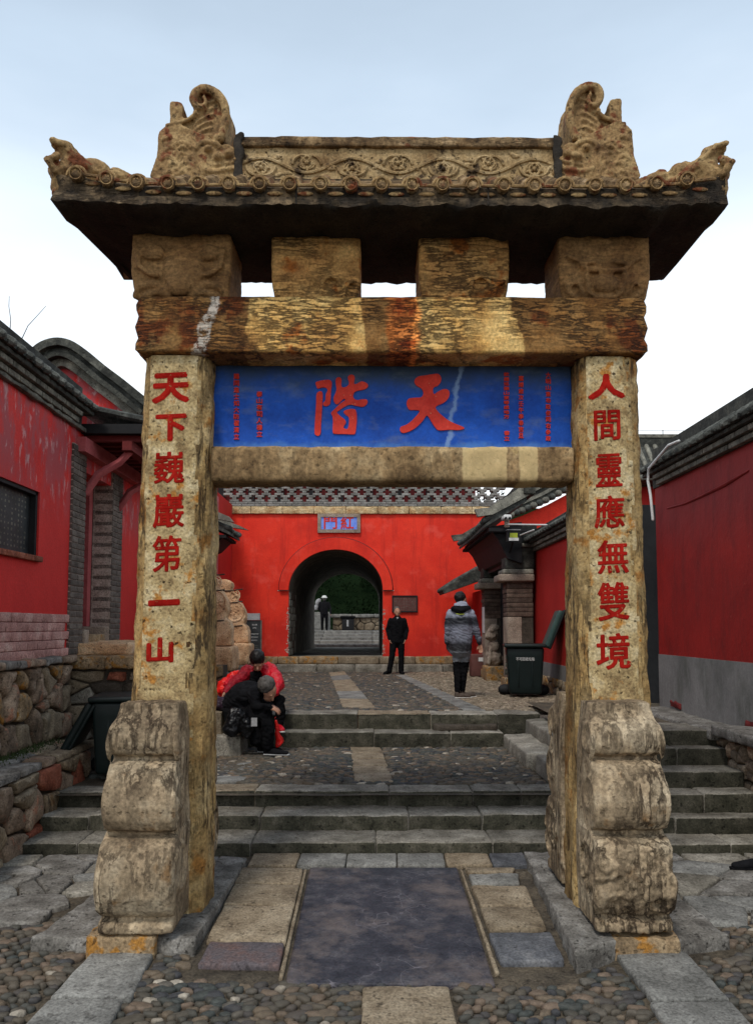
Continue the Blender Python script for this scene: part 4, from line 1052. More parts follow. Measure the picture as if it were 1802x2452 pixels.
# wall face in panels round the doorway (y 9.6 .. 10.6) and the plaque recess
P0, P1 = aX(0, 1143, XW), aX(99, 1189, XW); pq0, pq1 = 6.2, 8.33; pz0, pz1 = 2.86, 3.56
for a, b, c, d in ((5.0, pq0, 1.7, 4.75), (pq0, pq1, 1.7, pz0), (pq0, pq1, pz1, 4.75), (pq1, 9.6, 1.7, 4.75), (9.6, 10.6, 4.05, 4.75), (10.66, 13.0, 1.7, 4.75)):
    mb.add(*box((XW-.22, a, c), (XW, b, d)))
obj('wall', mb.mesh('wall'), M_left, lb)
pqo = bx('plaque', (XW-.20, pq0, pz0), (XW-.09, pq1, pz1), M_plq, lb); tag(pqo, 'black slate plaque set into the red wall')
for a, b in (((XW-.1, pq1-.05, pz0), (XW-.02, pq1-.004, pz1)), ((XW-.1, pq0, pz1-.04), (XW-.02, pq1, pz1-.004))): bx('plaque_frame', a, b, M_black, pqo)
mb = MB(); rr = random.Random(8)
for c in range(22):
    for r_ in range(11):
        if rr.random() < .8:
            y = 6.6+c*.075; z = pz1-.07-r_*.055; mb.add(*box((XW-.091, y, z-.018), (XW-.088, y+rr.uniform(.012, .03), z+rr.uniform(-.005, .012))))
obj('engraved_marks', mb.mesh('marks'), M_copedge, pqo, 'stuff')
BR = MB(); BR.add(*rbox((-.12, -.5, -.5), (.12, .5, .5), r=.10, step=1)) 
def brick_mesh(l, w, h, m, amp=.0):
    mb = MB(); mb.add(*rbox((-l/2, -w/2, -h/2), (l/2, w/2, h/2), r=min(.008, h*.2), step=9, amp=amp, freq=20, seed=l)); me = mb.mesh('brick', True, 40); me.materials.append(m); return me
bm_p = brick_mesh(.05, .238, .093, M_pinkbrick, .01)
for r_ in range(5):
    z = 1.80+r_*.098
    for c in range(17):
        y = 9.05-c*.245-(.12 if r_ % 2 else 0)
        if y > 5.2: obj('brick', bm_p, None, lb, loc=(XW+.004, y, z))
bm_s = brick_mesh(.06, .20, .06, M_redbrick)
for c in range(9): obj('brick', bm_s, None, pqo, loc=(XW+.02, 8.25-c*.21, pz0-.035))
# quoins of grey brick at both sides of the doorway
bq = brick_mesh(.26, .42, .068, M_brick); bq2 = brick_mesh(.26, .20, .068, M_brick); bj = brick_mesh(.115, .10, .068, M_brick2)
for ya, yb in ((9.17, 9.6), (10.6, 11.04)):
    bx('pier_mortar', (XW-.25, ya+.01, 1.75), (XW+.022, yb-.008, 4.32), M_mortar, lb)
    for r_ in range(34):
        z = 1.80+r_*.075
        if r_ % 2: obj('brick', bq, None, lb, loc=(XW-.095, (ya+yb)/2, z))
        else:
            for q in (-.105, .105): obj('brick', bq2, None, lb, loc=(XW-.095, (ya+yb)/2+q, z))
# recess: jamb bricks facing the camera, timber door and frame
bx('jamb', (XW-.5, 10.6, 1.75), (XW-.24, 10.9, 4.4), M_mortard, lb)
for r_ in range(34):
    pass
dr_ = bx('door', (XW-.42, 9.6, 1.85), (XW-.36, 10.6, 4.1), M_darkred, lb)
bx('door_frame', (XW-.36, 9.62, 1.85), (XW-.22, 9.72, 4.1), M_pinkwood, dr_); bx('door_frame', (XW-.36, 10.46, 1.85), (XW-.24, 10.585, 4.1), M_pinkwood, dr_)
bx('door_frame', (XW-.22, 9.605, 1.90), (XW-.02, 9.66, 4.1), M_pinkwood, dr_)
bx('door_back', (XW-1.0, 9.2, 1.7), (XW-.55, 11.2, 4.4), M_darkred, lb)
rb('door_stone', (XW-.3, 9.62, 1.85), (XW+.06, 9.76, 2.06), M_pillar, lb, r=.02); rb('door_stone', (XW-.3, 10.42, 1.85), (XW+.03, 10.59, 2.10), M_pillar, lb, r=.02)
rb('door_sill', (XW-.3, 9.76, 1.85), (XW+.03, 10.42, 2.0), M_base, lb, r=.02)
# canopy above the side door
cn_ = bx('door_canopy', (XW-.6, 9.45, 4.50), (-2.75, 12.6, 4.62), M_black, lb)
for k in range(12): bx('rafter', (XW-.2, 9.55+k*.25, 4.42), (-2.8, 9.63+k*.25, 4.497), M_darkred, cn_)
bx('beam', (XW-.15, 9.3, 4.24), (XW+.12, 11.8, 4.42), M_pinkwood, cn_)
bx('beam', (-3.1, 9.5, 4.30), (-2.98, 12.3, 4.419), M_darkred, cn_)
for y in (9.62, 10.9): tb('bracket_arm', [(XW+.02, y, 3.78), (XW+.16, y+.02, 4.02), (XW+.42, y+.04, 4.18), (-3.02, y+.06, 4.36)], [.05, .055, .05, .045], M_pinkwood, cn_, 6)
tl = MB()
for k in range(16): tl.add(*tube([(-3.75, 9.5+k*.2, 4.88), (-2.72, 9.5+k*.2, 4.66)], .05, 7))
obj('tile_rib', tl.mesh('ribs', True), M_tile, cn_, 'stuff')
# coping along the wall head: brick courses, tile course and ridge
bc = brick_mesh(.10, .25, .06, M_copedge)
def coping(parent, x, s, y0, y1, z, n1, k=1.0):
    """s = side the wall faces (+1: +x)"""
    for c in range(int((y1-y0)/.262)): 
        obj('brick', bc, None, parent, loc=(x+s*.03, y0+.13+c*.262, z+.035)); obj('brick', bc, None, parent, loc=(x+s*.075, y0+.02+c*.262+.11, z+.105))
    bx('coping_core', (min(x-s*.3, x+s*.02), y0, z), (max(x-s*.3, x+s*.02), y1, z+.5*k), M_coping, parent)
    rb('coping_band', (min(x-s*.2, x+s*.17), y0, z+.145), (max(x-s*.2, x+s*.17), y1, z+.20), M_coping, parent, r=.015, step=.15, amp=.012, freq=5, seed=z)
    t = MB()
    n = int((y1-y0)/.2)
    for c in range(n): t.add(*tube([(x+s*.23, y0+.1+c*.2, z+.215), (x-s*.15, y0+.1+c*.2, z+.215+.24*k)], .045, 7))
    obj('tile_rib', t.mesh('ribs', True), M_tile, parent, 'stuff')
    bx('tile_bed', (min(x-s*.2, x+s*.2), y0, z+.2), (max(x-s*.2, x+s*.2), y1, z+.245), M_coping, parent)
    rb('coping_ridge', (min(x-s*.32, x-s*.1), y0-.05, z+.36*k), (max(x-s*.32, x-s*.1), y1+.05, z+.50*k), M_coping, parent, r=.03, step=.12, amp=.01, freq=6)
    tb('ridge_roll', [(x-s*.2, y0-.05, z+.52*k), (x-s*.2, y1+.05, z+.52*k)], .055, M_coping, parent, 10)
coping(lb, XW, 1, 5.0, 9.42, 4.56, 0)
rb('coping_edge', (XW, 5.0, 4.515), (XW+.06, 9.45, 4.56), M_copedge, lb, r=.01, step=.1, amp=.02, freq=12, seed=4)

# second building behind: curved gable
gb = empty('gable_building', (-4.6, 12.2, 1.5), 'red gabled building behind with a curved grey brick verge', 'building')
gy = 12.0
top = [(60, 860), (75, 795), (95, 768), (130, 755), (165, 760), (200, 782), (240, 815), (280, 845), (335, 889), (400, 935)]
gp = [aY(u*S, v*S, gy) for u, v in top]
def offs(P, d):
    out = []
    for i, p in enumerate(P):
        t = (P[min(i+1, len(P)-1)]-P[max(i-1, 0)]); n = Vector((t.z, 0, -t.x)).normalized(); out.append(p+n*d)
    return out
gp = [p for p in smooth_poly(gp+[Vector((gp[-1].x, gy, 3)), Vector((gp[0].x, gy, 3))], 4)][:4*(len(gp)-2)+1]
low = offs(gp, .30)
pr('wall', [Vector((gp[0].x-1, gy+.1, 1.5))]+[Vector((low[0].x-1, gy+.1, low[0].z))]+[p+Vector((0, .1, 0)) for p in low]+[Vector((gp[-1].x, gy+.1, 1.5))], (0, 1, 0), 4, M_left, gb)
for (d0, d1, yy, m) in ((-.02, .10, gy-.22, M_coping), (.10, .17, gy-.10, M_tile), (.17, .25, gy-.16, M_coping), (.25, .37, gy-.03, M_copedge)):
    a, b = offs(gp, d0), offs(gp, d1)
    for P in (a, b):
        for p in P: p.y = yy
    for seg in range(0, len(gp)-1, 2):
        e_ = min(seg+2, len(gp)-1); q = a[seg:e_+1]+b[seg:e_+1][::-1]
        pr('verge_brick', q, (0, 1, 0), .5, m, gb)
# twigs against the sky
tw = empty('bare_tree', (-5.2, 9.9, 1.7), 'thin bare twigs rising behind the left roof', 'tree')
for pts in ([(22, 738), (24, 700), (20, 672), (21, 650)], [(48, 745), (62, 715), (85, 690), (101, 672)]):
    b0 = [aY(u*S, v*S, 11) for u, v in pts]; b0 = [b0[0]+Vector((0, 0, -1.6))]+b0
    tb('branch', b0, [.010, .007, .005, .004, .003], M_cloth, tw, 5)
tb('trunk', [(b0[0].x, 11, 1.0), tuple(b0[0])], [.06, .02], M_hair, tw, 7)

# ------------------------------------------------------------------ RED GATE WALL AT THE BACK
WY = 20.8; TB = 30.4
rg = empty('red_gate_building', (0, WY, ZU), 'bright red gate building with an arched tunnel, lattice parapet and blue sign', 'building')
acx = -.93; arw = 1.27; sp_z = aY(700, 1413, WY).z; ar_h = aY(800, 1316.6, WY).z-sp_z; top_z = aY(900, 1231, WY).z
x0w, x1w = -5.2, 3.75
N_ = 40; mb = MB()
arc = [(acx-arw*math.cos(math.pi*i/N_), sp_z+ar_h*math.sin(math.pi*i/N_)) for i in range(N_+1)]
mb.add([(x0w, WY, .8), (acx-arw, WY, .8), (acx-arw, WY, top_z), (x0w, WY, top_z)], [(0, 1, 2, 3)])
mb.add([(acx+arw, WY, .8), (x1w, WY, .8), (x1w, WY, top_z), (acx+arw, WY, top_z)], [(0, 1, 2, 3)])
vs = [(x, WY, z) for x, z in arc]+[(x, WY, top_z) for x, z in arc]
mb.add(vs, [(i, i+1, N_+2+i, N_+1+i) for i in range(N_)])
for a, b in (((x0w, WY, top_z), (x1w, TB, top_z)),): mb.add([a, (b[0], a[1], a[2]), b, (a[0], b[1], a[2])], [(0, 1, 2, 3)])
for x in (x0w, x1w): mb.add([(x, WY, .8), (x, TB, .8), (x, TB, top_z), (x, WY, top_z)], [(0, 1, 2, 3)])
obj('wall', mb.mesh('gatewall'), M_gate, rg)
# tunnel lining and end wall
mb = MB(); ring = [(acx-arw, .8)]+arc+[(acx+arw, .8)]; n = len(ring); vs = []
for j in range(13):
    y = WY+(TB-WY)*j/12
    vs += [(x+.012*fbm((x, y, z), 2), y, z+.012*fbm((z, y, x), 2)) for x, z in ring]
mb.add(vs, [(j*n+i, (j+1)*n+i, (j+1)*n+i+1, j*n+i+1) for j in range(12) for i in range(n-1)])
M_tunnel = stone('tunnel_brick', [(.05, .042, .032), (.11, .09, .07), (.19, .16, .13)], 3, None, bump=.8, pits=.4)
obj('tunnel', mb.mesh('tunnel', True), M_tunnel, rg)
mb = MB()
mb.add([(x0w, TB, .8), (acx-arw, TB, .8), (acx-arw, TB, top_z), (x0w, TB, top_z)], [(0, 1, 2, 3)]); mb.add([(acx+arw, TB, .8), (x1w, TB, .8), (x1w, TB, top_z), (acx+arw, TB, top_z)], [(0, 1, 2, 3)])
vs = [(x, TB, z) for x, z in arc]+[(x, TB, top_z) for x, z in arc]; mb.add(vs, [(i, i+1, N_+2+i, N_+1+i) for i in range(N_)])
obj('rear_wall', mb.mesh('rear'), M_court, rg)
# jamb stones inside the left edge (big blocks at the foot of the tunnel)
rr = random.Random(4)
for r_ in range(9):
    z = 1.32+r_*.19; o = 0
    for c in range(5):
        w = rr.uniform(.3, .42); rb('brick', (acx-arw-.06, WY+.02+o, z), (acx-arw+.035, WY+.02+o+w-.012, z+.178), M_step if rr.random() < .6 else M_brick2, rg, r=.012, step=.3, amp=.012, freq=4, seed=r_*5+c); o += w
# chipped plaster along the jambs
mb = MB()
for s in (-1, 1):
    for k in range(60):
        z = rr.uniform(1.32, 2.6); w = rr.uniform(.004, .028); h_ = rr.uniform(.006, .045)*rr.random()**.5; x = acx+s*arw
        mb.add(*ellip((x+s*abs(rr.gauss(0, .035)), WY+.004, z), (w, .010, h_), (0, rr.uniform(-1, 1), 0), 6, 4))
    mb.add(*box((acx+s*(arw+.005)-(.0 if s > 0 else .30), WY-.012, sp_z-.025), (acx+s*(arw+.005)+(.30 if s > 0 else 0), WY+.01, sp_z+.0)))
obj('chipped_plaster', mb.mesh('chips', True, 60), M_mortar, rg, 'stuff')
# raised arch band
mb = MB(); vs = []
ro_x, ro_h = 1.53, aY(800, 1288, WY).z-sp_z
for i in range(N_+1):
    c, s = math.cos(math.pi*i/N_), math.sin(math.pi*i/N_)
    vs += [(acx-(arw+.004)*c, WY-.0, sp_z+(ar_h+.004)*s), (acx-(arw+.004)*c, WY-.09, sp_z+(ar_h+.004)*s), (acx-ro_x*c, WY-.09, sp_z+ro_h*s), (acx-ro_x*c, WY, sp_z+ro_h*s)]
mb.add(vs, [(i*4+k, (i+1)*4+k, (i+1)*4+(k+1) % 4, i*4+(k+1) % 4) for i in range(N_) for k in range(4)]+[(0, 1, 2, 3), (4*N_+3, 4*N_+2, 4*N_+1, 4*N_)])
obj('arch_band', fixn(mb.mesh('band')), M_gate, rg)
tb('arch_edge_shade', [(acx-(ro_x+.012)*math.cos(math.pi*i/N_), WY-.004, sp_z+(ro_h+.012)*math.sin(math.pi*i/N_)) for i in range(N_+1)], .016, M_darkred, rg, 6)  # dark red tube draws a shadow line round the arch band
# plinth steps
for (y0, z0, z1, js, ms) in ((WY-.28, 1.10, ZF, [-4.6, -3.9, -3.4, -2.9, -2.45, -1.9, -.85, .25, 1.2, 2.6, 3.7], [M_base, M_base, M_redbrick, M_base, M_base, M_base, M_tan, M_tan, M_base, M_base]),
                             (WY-.55, .80, 1.10, [-4.6, -3.4, -2.5, -1.4, -.4, .7, 1.9, 3.7], [M_step]*7)):
    for i in range(len(js)-1): rb('plinth_stone', (js[i]+.004, y0, z0), (js[i+1]-.004, WY+(.3 if z1 < 1.2 else 0)-.003, z1), ms[i], rg, r=.03, step=.15, amp=.015, freq=4, seed=i+y0)
bx('tunnel_floor', (acx-arw-.05, WY-.1, 1.0), (acx+arw+.05, TB+.2, ZF-.02), M_step, rg)
bx('threshold', (acx-arw+.02, WY+1.2, ZF-.02), (acx+arw-.02, WY+1.4, ZF+.05), M_black, rg)
# stone band, brick courses and lattice
for i in range(9): rb('band_stone', (-4.1+i*.86, WY-.07, top_z), (-4.1+(i+1)*.86-.006, WY+.5, top_z+.20), M_band, rg, r=.015, step=.12, amp=.012, freq=6, seed=i)
PX_ = WY/FOC; bz = top_z+.205
bl_a, bl_b = brick_mesh(.115, .22, .058, M_lattice), brick_mesh(.245, .22, .058, M_lattice); bl_c = brick_mesh(.33, .24, .056, M_lattice)
for r_ in range(2):
    for c in range(24): obj('brick', bl_c, None, rg, loc=(-4.0+c*.34+(.17 if r_ else 0), WY+.06, bz+.03+r_*.062))
bz += .13; pit = .347
for r_ in range(10):
    wide = (r_ % 3) == 1; row = r_//3; offx = pit/2 if row % 2 == 0 else 0
    for c in range(23):
        cx_ = -4.05+c*pit+offx+pit/2
        if cx_ > 3.6: continue
        obj('brick', bl_a if wide else bl_b, None, rg, loc=(cx_, WY+.08, bz+.03+r_*.0595))
bx('parapet_top', (-4.2, WY-.03, bz+.60), (3.7, WY+.22, bz+.68), M_coping, rg)
# dark hall behind the parapet
ph = empty('roof_pavilion', (-1, 23, top_z), 'dark pavilion standing on top of the red gate behind the lattice', 'pavilion')
bx('wall', (-4.6, 22.8, top_z), (3.15, 27, 7.2), M_darkred, ph)
for k in range(8): bx('column', (-4.5+k*.88, 22.6, top_z), (-4.32+k*.88, 22.79, 7.2), M_black, ph)
pr('roof', [Vector((-5.4, 22.0, 7.1)), Vector((-5.4, 28, 7.1)), Vector((-5.4, 25, 8.3))], (1, 0, 0), 9.2, M_tile, ph)
# signs
def plate(name, label, x0, x1, z0, z1, y, mf, mp, th=.05, fr=.03):
    e_ = empty(name, ((x0+x1)/2, y, z0), label, 'sign')
    bx('panel', (x0+fr, y-th*.6, z0+fr), (x1-fr, y, z1-fr), mp, e_)
    for a, b in (((x0, y-th, z0), (x1, y, z0+fr)), ((x0, y-th, z1-fr), (x1, y, z1)), ((x0, y-th+.001, z0+fr), (x0+fr, y, z1-fr)), ((x1-fr, y-th+.001, z0+fr), (x1, y, z1-fr))): bx('frame', a, b, mf, e_)
    return e_
a, b = aY(760.5, 1276, WY), aY(862.5, 1230, WY)
M_sgnblue = paint('sign_blue', (.10, .20, .75), (.25, .38, .85), 8)
sg = plate('gate_sign', 'blue sign with two red characters above the arch', a.x, b.x, a.z, b.z-.01, WY-.003, M_pillar, M_sgnblue, .07, .09)
for ch, u in (('門', 791), ('紅', 831)):
    p = aY(u, 1251, WY-.05); obj('sign_character', glyph(ch, 31*PX_, 31*PX_, .02, .022, 0, 6), M_char2, sg, loc=(p.x, WY-.056, p.z))
a, b = aY(938, 1466, WY), aY(999, 1426, WY)
sg2 = plate('wall_tablet', 'dark stone tablet on the red wall right of the arch', a.x, b.x, a.z, b.z, WY-.003, M_black, M_boxbrown, .05, .03)
mb = MB()
for c in range(14):
    for r_ in range(8):
        if rr.random() < .8: x = a.x+.07+c*.042; z = b.z-.07-r_*.042; mb.add(*box((x, WY-.036, z-.02), (x+.014, WY-.032, z)))
obj('tablet_lettering', mb.mesh('t'), M_copedge, sg2, 'stuff')

# ------------------------------------------------------------------ through the tunnel
court = sheet('rear_court', -8, 8, TB-.2, 60, lambda y: 1.10 if y < 32 else 1.10, M_plinth, 6, 6)
S6 = empty('stone_steps', (-.5, 31.5, 1.1), 'flight of wide steps seen through the dark tunnel', 'steps')
for i in range(6):
    for j, (a, b) in enumerate(((-5, -2.2), (-2.19, .1), (.11, 3))): rb('step_stone', (a, 31.3+i*1.1, 1.0), (b, 31.3+(i+1)*1.1+.3, 1.22+i*.135), M_grey, S6, r=.03, step=.6, amp=.01, seed=i+j)
ut = rb('rear_terrace', (-6, 37.8, 1.0), (4, 60, 1.90), M_plinth, None, 'structure', r=.02, step=3)
for i in range(6): rb('step_stone', (-5, 41+i*.5, 1.85), (-2.3, 44.5, 2.07+i*.17), M_grey, S6, r=.03, step=.6, amp=.01, seed=i)
fw = empty('far_stone_wall', (0, 39, 1.9), 'low stone wall with pale coping beyond the tunnel', 'wall')
bx('core', (-1.9, 39.2, 1.85), (2.5, 39.6, 2.55), M_mortard, fw)
stones('stone', -1.9, 2.4, 1.9, 2.55, .42, .32, lambda a, b, w: (a, 39.2-w, b), M_tan, fw, 31, .015, .04, .05)
for k in range(4): rb('coping_stone', (-2.0+k*1.1, 39.05, 2.55), (-.92+k*1.1, 39.7, 2.72), M_grey, fw, r=.03, step=.3, amp=.02, seed=k)
hb = empty('litter_bin', (-1.1, 38.8, 1.9), 'black litter bin at the top of the far steps beyond the tunnel', 'bin')
rb('body', (-1.42, 38.6, 1.9), (-.82, 39.0, 2.5), M_black, hb, r=.03); rb('lid', (-1.5, 38.55, 2.5), (-.74, 39.04, 2.62), M_cloth, hb, r=.04); bx('notice', (-1.18, 38.585, 2.1), (-1.08, 38.598, 2.42), M_metal, hb)
hill = MB(); vs = []; rr = random.Random(6)
for j in range(9):
    for i in range(15): vs.append((-28+4*i, 46+j*6, 1.5+j*1.9+1.2*fbm((i, j, 0), .5, 3)))
hill.add(vs, [(j*15+i, j*15+i+1, (j+1)*15+i+1, (j+1)*15+i) for j in range(8) for i in range(14)]); obj('hillside', hill.mesh('hill', True), M_leaf, None, 'structure')
mb = MB()
for c in range(230):
    cx_, cy_, cz_ = rr.uniform(-9, 7), rr.uniform(44, 58), rr.uniform(2.2, 10)
    if c >= 150: cx_, cy_, cz_ = rr.uniform(-8, 6), rr.uniform(33, 46), rr.uniform(6.5, 9)  # unseen canopy added overhead to darken the rear court
    rd = rr.uniform(.5, 1.3); hh = rr.random()
    for k in range(110):
        d = Vector((rr.gauss(0, 1), rr.gauss(0, 1), rr.gauss(0, .8))).normalized()*rd*rr.uniform(.6, 1); p = Vector((cx_, cy_, cz_))+d
        s = rr.uniform(.06, .13); u = Vector((rr.gauss(0, 1), rr.gauss(0, 1), rr.gauss(0, 1))).normalized(); w = u.orthogonal().normalized()
        mb.add([p-u*s, p+w*s*.5, p+u*s, p-w*s*.5], [(0, 1, 2, 3)])
tag(obj('foliage_and_shade_canopy', mb.mesh('f'), M_leaf, None, 'stuff'), 'dark green thicket on the hill beyond the tunnel, with an added unseen canopy shading the court', 'foliage')

# ------------------------------------------------------------------ LEFT COURTYARD
lc = empty('courtyard_wall', (-3.75, 16, ZU), 'red courtyard wall on the left meeting the gate wall', 'wall')
bx('wall', (-4.0, 12.4, .8), (-3.75, WY-.01, 5.4), M_court, lc)
rb('corner_strip', (-3.76, 17.9, .9), (-3.62, 18.3, 5.2), M_pinkwood, lc, r=.02, step=.2, amp=.01)
bx('plaster_patch', (-3.752, 12.6, 3.55), (-3.735, 15.8, 3.9), M_pillar, lc)
# small tiled eave sticking out of it
def eave_roof(name, label, cat, x_in, x_out, y0, y1, z_out, z_in, parent=None):
    e_ = parent or empty(name, ((x_in+x_out)/2, (y0+y1)/2, z_out), label, cat)
    s = -1 if x_out < x_in else 1
    v = [Vector((x_out, y0, z_out)), Vector((x_in, y0, z_in)), Vector((x_in, y0, z_in-.16)), Vector((x_out, y0, z_out-.06))]
    pr('roof_bed', v, (0, 1, 0), y1-y0, M_tile, e_)
    n = int((y1-y0)/.2)
    disc = MB(); disc.add(*tube([(0, 0, 0), (s*.03, 0, 0)], .062, 10, False)); dm = fixn(disc.mesh('disc', False)); dm.materials.append(M_tile)
    for k in range(n+1):
        y = y0+.05+k*(y1-y0-.1)/n; sag = .05*(2*abs(k/n-.5))**2
        t = MB(); t.add(*tube([(x_out, y, z_out+.03+sag), ((x_out*.5+x_in*.5), y, (z_out+z_in)/2+.01), (x_in, y, z_in+.03)], .058, 8)); obj('tile_rib', t.mesh('rib', True), M_tile, e_)
        obj('tile_end', dm, None, e_, loc=(x_out-s*.01, y, z_out+.03+sag))
        bx('rafter', (min(x_in, x_out+(-s)*.08), y-.035, z_out-.13), (max(x_in, x_out-s*.08), y+.035, z_out-.065), M_black, e_)
    return e_
el = eave_roof('small_gate_roof', 'small dark tiled eave jutting out of the left courtyard wall', 'roof', -3.75, -3.05, 16.6, 17.9, 4.15, 4.55)
pr('roof_ridge_end', [Vector((-3.75, 16.5, 4.5)), Vector((-2.95, 16.5, 4.35)), Vector((-3.05, 16.5, 4.47)), Vector((-3.5, 16.5, 4.66)), Vector((-3.75, 16.5, 4.75))], (0, 1, 0), .14, M_copedge, el)
pr('roof_ridge_end', [Vector((-3.75, 17.88, 4.5)), Vector((-2.85, 17.88, 4.35)), Vector((-3.05, 17.88, 4.45)), Vector((-3.75, 17.88, 4.72))], (0, 1, 0), .14, M_copedge, el)
pr('corbel', [Vector((-3.75, 16.7, 3.7)), Vector((-3.45, 16.7, 3.8)), Vector((-3.15, 16.7, 4.1)), Vector((-3.75, 16.7, 4.1))], (0, 1, 0), 1.1, M_black, el)

# pair of carved drum stones of a side archway
def side_drum(yc, zt, k, seed, off=0):
    """scroll stone facing +x seen from its carved side"""
    x0 = -2.95-off; P = []; T = .30
    H = zt-1.78
    out = [(x0, 1.78), (x0, zt), (-2.62, zt), (-2.52, zt-.06*k), (-2.50, zt-.16*k), (-2.55, zt-.22*k), (-2.45, zt-.27*k), (-2.40, zt-.36*k), (-2.42, zt-.45*k), (-2.33, zt-.5*k), (-2.25, zt-.66*k), (-2.23, zt-.82*k), (-2.27, zt-.95*k), (-2.20, zt-1.0*k), (-2.17, zt-1.1*k), (-2.17, 1.78)]
    P.append(prism([Vector((x-(off if i > 1 else 0), yc-T/2, z)) for i, (x, z) in enumerate(out)], (0, 1, 0), T))
    me = remesh(P, .02, .010, 5, seed, 3)
    return me
sa = empty('side_archway_base', (-2.6, 14, ZU), 'warm ochre carved drum stones of a small archway on the left', 'archway base')
for yc, zt, k, sd, off in ((13.0, 3.18, 1.0, 1, .14), (15.2, 3.02, .92, 4, .20)):
    o = obj('drum_stone', side_drum(yc, zt, k, sd, off), M_drum2, sa)
    for cz_, r_ in ((zt-.68*k, .17), (zt-.34*k, .09)):
        mb = MB(); y = yc-.152
        mb.add(*tube([(-2.44-off+r_*math.cos(t/24*6.283), y, cz_+r_*1.15*math.sin(t/24*6.283)) for t in range(25)], .014, 6))
        for q in range(16): an = rr.uniform(0, 6.28); q_ = rr.uniform(0, r_*.75); mb.add(*ellip((-2.44-off+q_*math.cos(an), y+.004, cz_+q_*math.sin(an)), (.03, .018, .016), (0, rr.uniform(-1.5, 1.5), 0), 6, 4))
        obj('carving', mb.mesh('c', True, 60), M_drum2, o)
    for zz in (zt-.21*k, zt-.47*k, zt-.98*k): tb('groove', [(-3.0, yc-.156, zz-.03), (-2.65-off*.5, yc-.156, zz-.03), (-2.3-off, yc-.156, zz)], .012, M_mortard, o, 6)
    rb('base_block', (-3.1, yc-.35, 1.36), (-2.12-off, yc+.35, 1.77), M_drum2, sa, r=.06, step=.08, amp=.02, freq=5, seed=sd)
    rb('base_block', (-3.15, yc-.45, .85), (-2.16-off, yc+.45, 1.35), M_step, sa, r=.04, step=.1, amp=.03, freq=4, seed=sd+5)
    rb('post', (-3.7, yc-.18, 1.6), (-3.3, yc+.18, 4.2), M_drum2, sa, r=.04, step=.1, amp=.01, freq=4)
stones('stone', -3.4, -2.3, .93, 1.5, .34, .2, lambda a, b, w: (a, 12.2-w, b), None, sa, 41, .012, .05, .04, None, [M_base, M_redbrick, M_tan, M_drum2], rough=.02)
bx('core', (-3.4, 12.22, .8), (-2.32, 12.6, 1.48), M_mortard, sa)
# information board
ib = empty('information_board', (-2.5, 16.9, ZU), 'black information board with white writing beside the carved drum stones', 'sign')
a, b = aY(596, 1580, 16.9), aY(624, 1485, 16.9); c = aY(626, 1470, 16.9)
bx('board', (a.x-.15, 16.9, a.z-.35), (b.x, 16.95, b.z), M_plq, ib); bx('cap', (a.x-.12, 16.88, b.z+.003), (b.x-.02, 16.97, b.z+.15), M_metal, ib)
bx('post', (b.x-.0, 16.9, ZU), (b.x+.025, 16.95, b.z), M_copedge, ib); bx('post', (a.x-.18, 16.9, ZU), (a.x-.152, 16.95, b.z), M_copedge, ib)
for r_, (t, w) in enumerate((('泰山文物', .11), ('紅門宮', .08), ('中路登山起點明代創建', .17), ('清代重修', .15), ('歷史悠久', .13))):
    p = glyph(t, w, .026 if r_ > 1 else .035, .003, .01); obj('board_lettering', p, M_white, ib, loc=(b.x-.13, 16.897, b.z-.10-r_*.07-(.06 if r_ > 1 else 0)))
for r_ in range(4): obj('board_lettering', glyph('年月歷史建築群', .16, .022, .003, .01), M_copedge, ib, loc=(b.x-.13, 16.897, b.z-.56-r_*.045))

# ------------------------------------------------------------------ RIGHT SIDE
XR = 3.93
rw = empty('red_side_wall', (XR, 9, .95), 'dark red wall on the right with grey plastered foot and tiled coping', 'wall')
zg_t = aX(1700, 1578, XR).z
zt = 4.0
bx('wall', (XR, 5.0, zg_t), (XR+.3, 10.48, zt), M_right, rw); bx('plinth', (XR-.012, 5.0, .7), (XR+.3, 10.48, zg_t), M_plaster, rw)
cr = [aX(1597, 1217, XR), aX(1640, 1206, XR), aX(1680, 1188, XR), aX(1737, 1160, XR), aX(1790, 1128, XR)]
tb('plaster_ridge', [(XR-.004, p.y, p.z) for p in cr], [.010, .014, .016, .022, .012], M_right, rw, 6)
coping(rw, XR, -1, 5.0, 10.5, zt, 0, 1.08)
rb('ledge_stone', (3.50, 8.0, .93), (XR+.02, 10.4, 1.03), M_plinth, rw, r=.025, step=.12, amp=.02, freq=4); rb('ledge_stone', (3.50, 6.2, .98), (XR+.02, 7.98, 1.09), M_plinth, rw, r=.025, step=.12, amp=.02, freq=4)
for y in (9.75, 7.72): rb('hole_stone', (XR-.03, y, 1.06), (XR-.01, y+.32, 1.13), M_darkred, rw, r=.01, step=.05, amp=.03, freq=9)
cw = empty('cobble_retaining_wall', (3.6, 7.3, .1), 'retaining wall of round cobbles and rough blocks beside the narrow steps', 'wall')
bx('core', (3.66, 5.0, -.2), (4.3, 9.2, .95), M_mortard, cw)
stones('cobble', 6.3, 9.0, .62, .96, .14, .13, lambda a, b, w: (3.655-w, a, b), M_cobw, cw, 51, .006, .06, .05, None, [M_cobw, M_rubble, M_cobw], rough=.006, sub=.05)
stones('stone', 5.2, 8.2, .05, .62, .30, .24, lambda a, b, w: (3.66-w, a, b), None, cw, 53, .012, .06, .05, None, [M_rubble, M_tan, M_cobw], rough=.03)
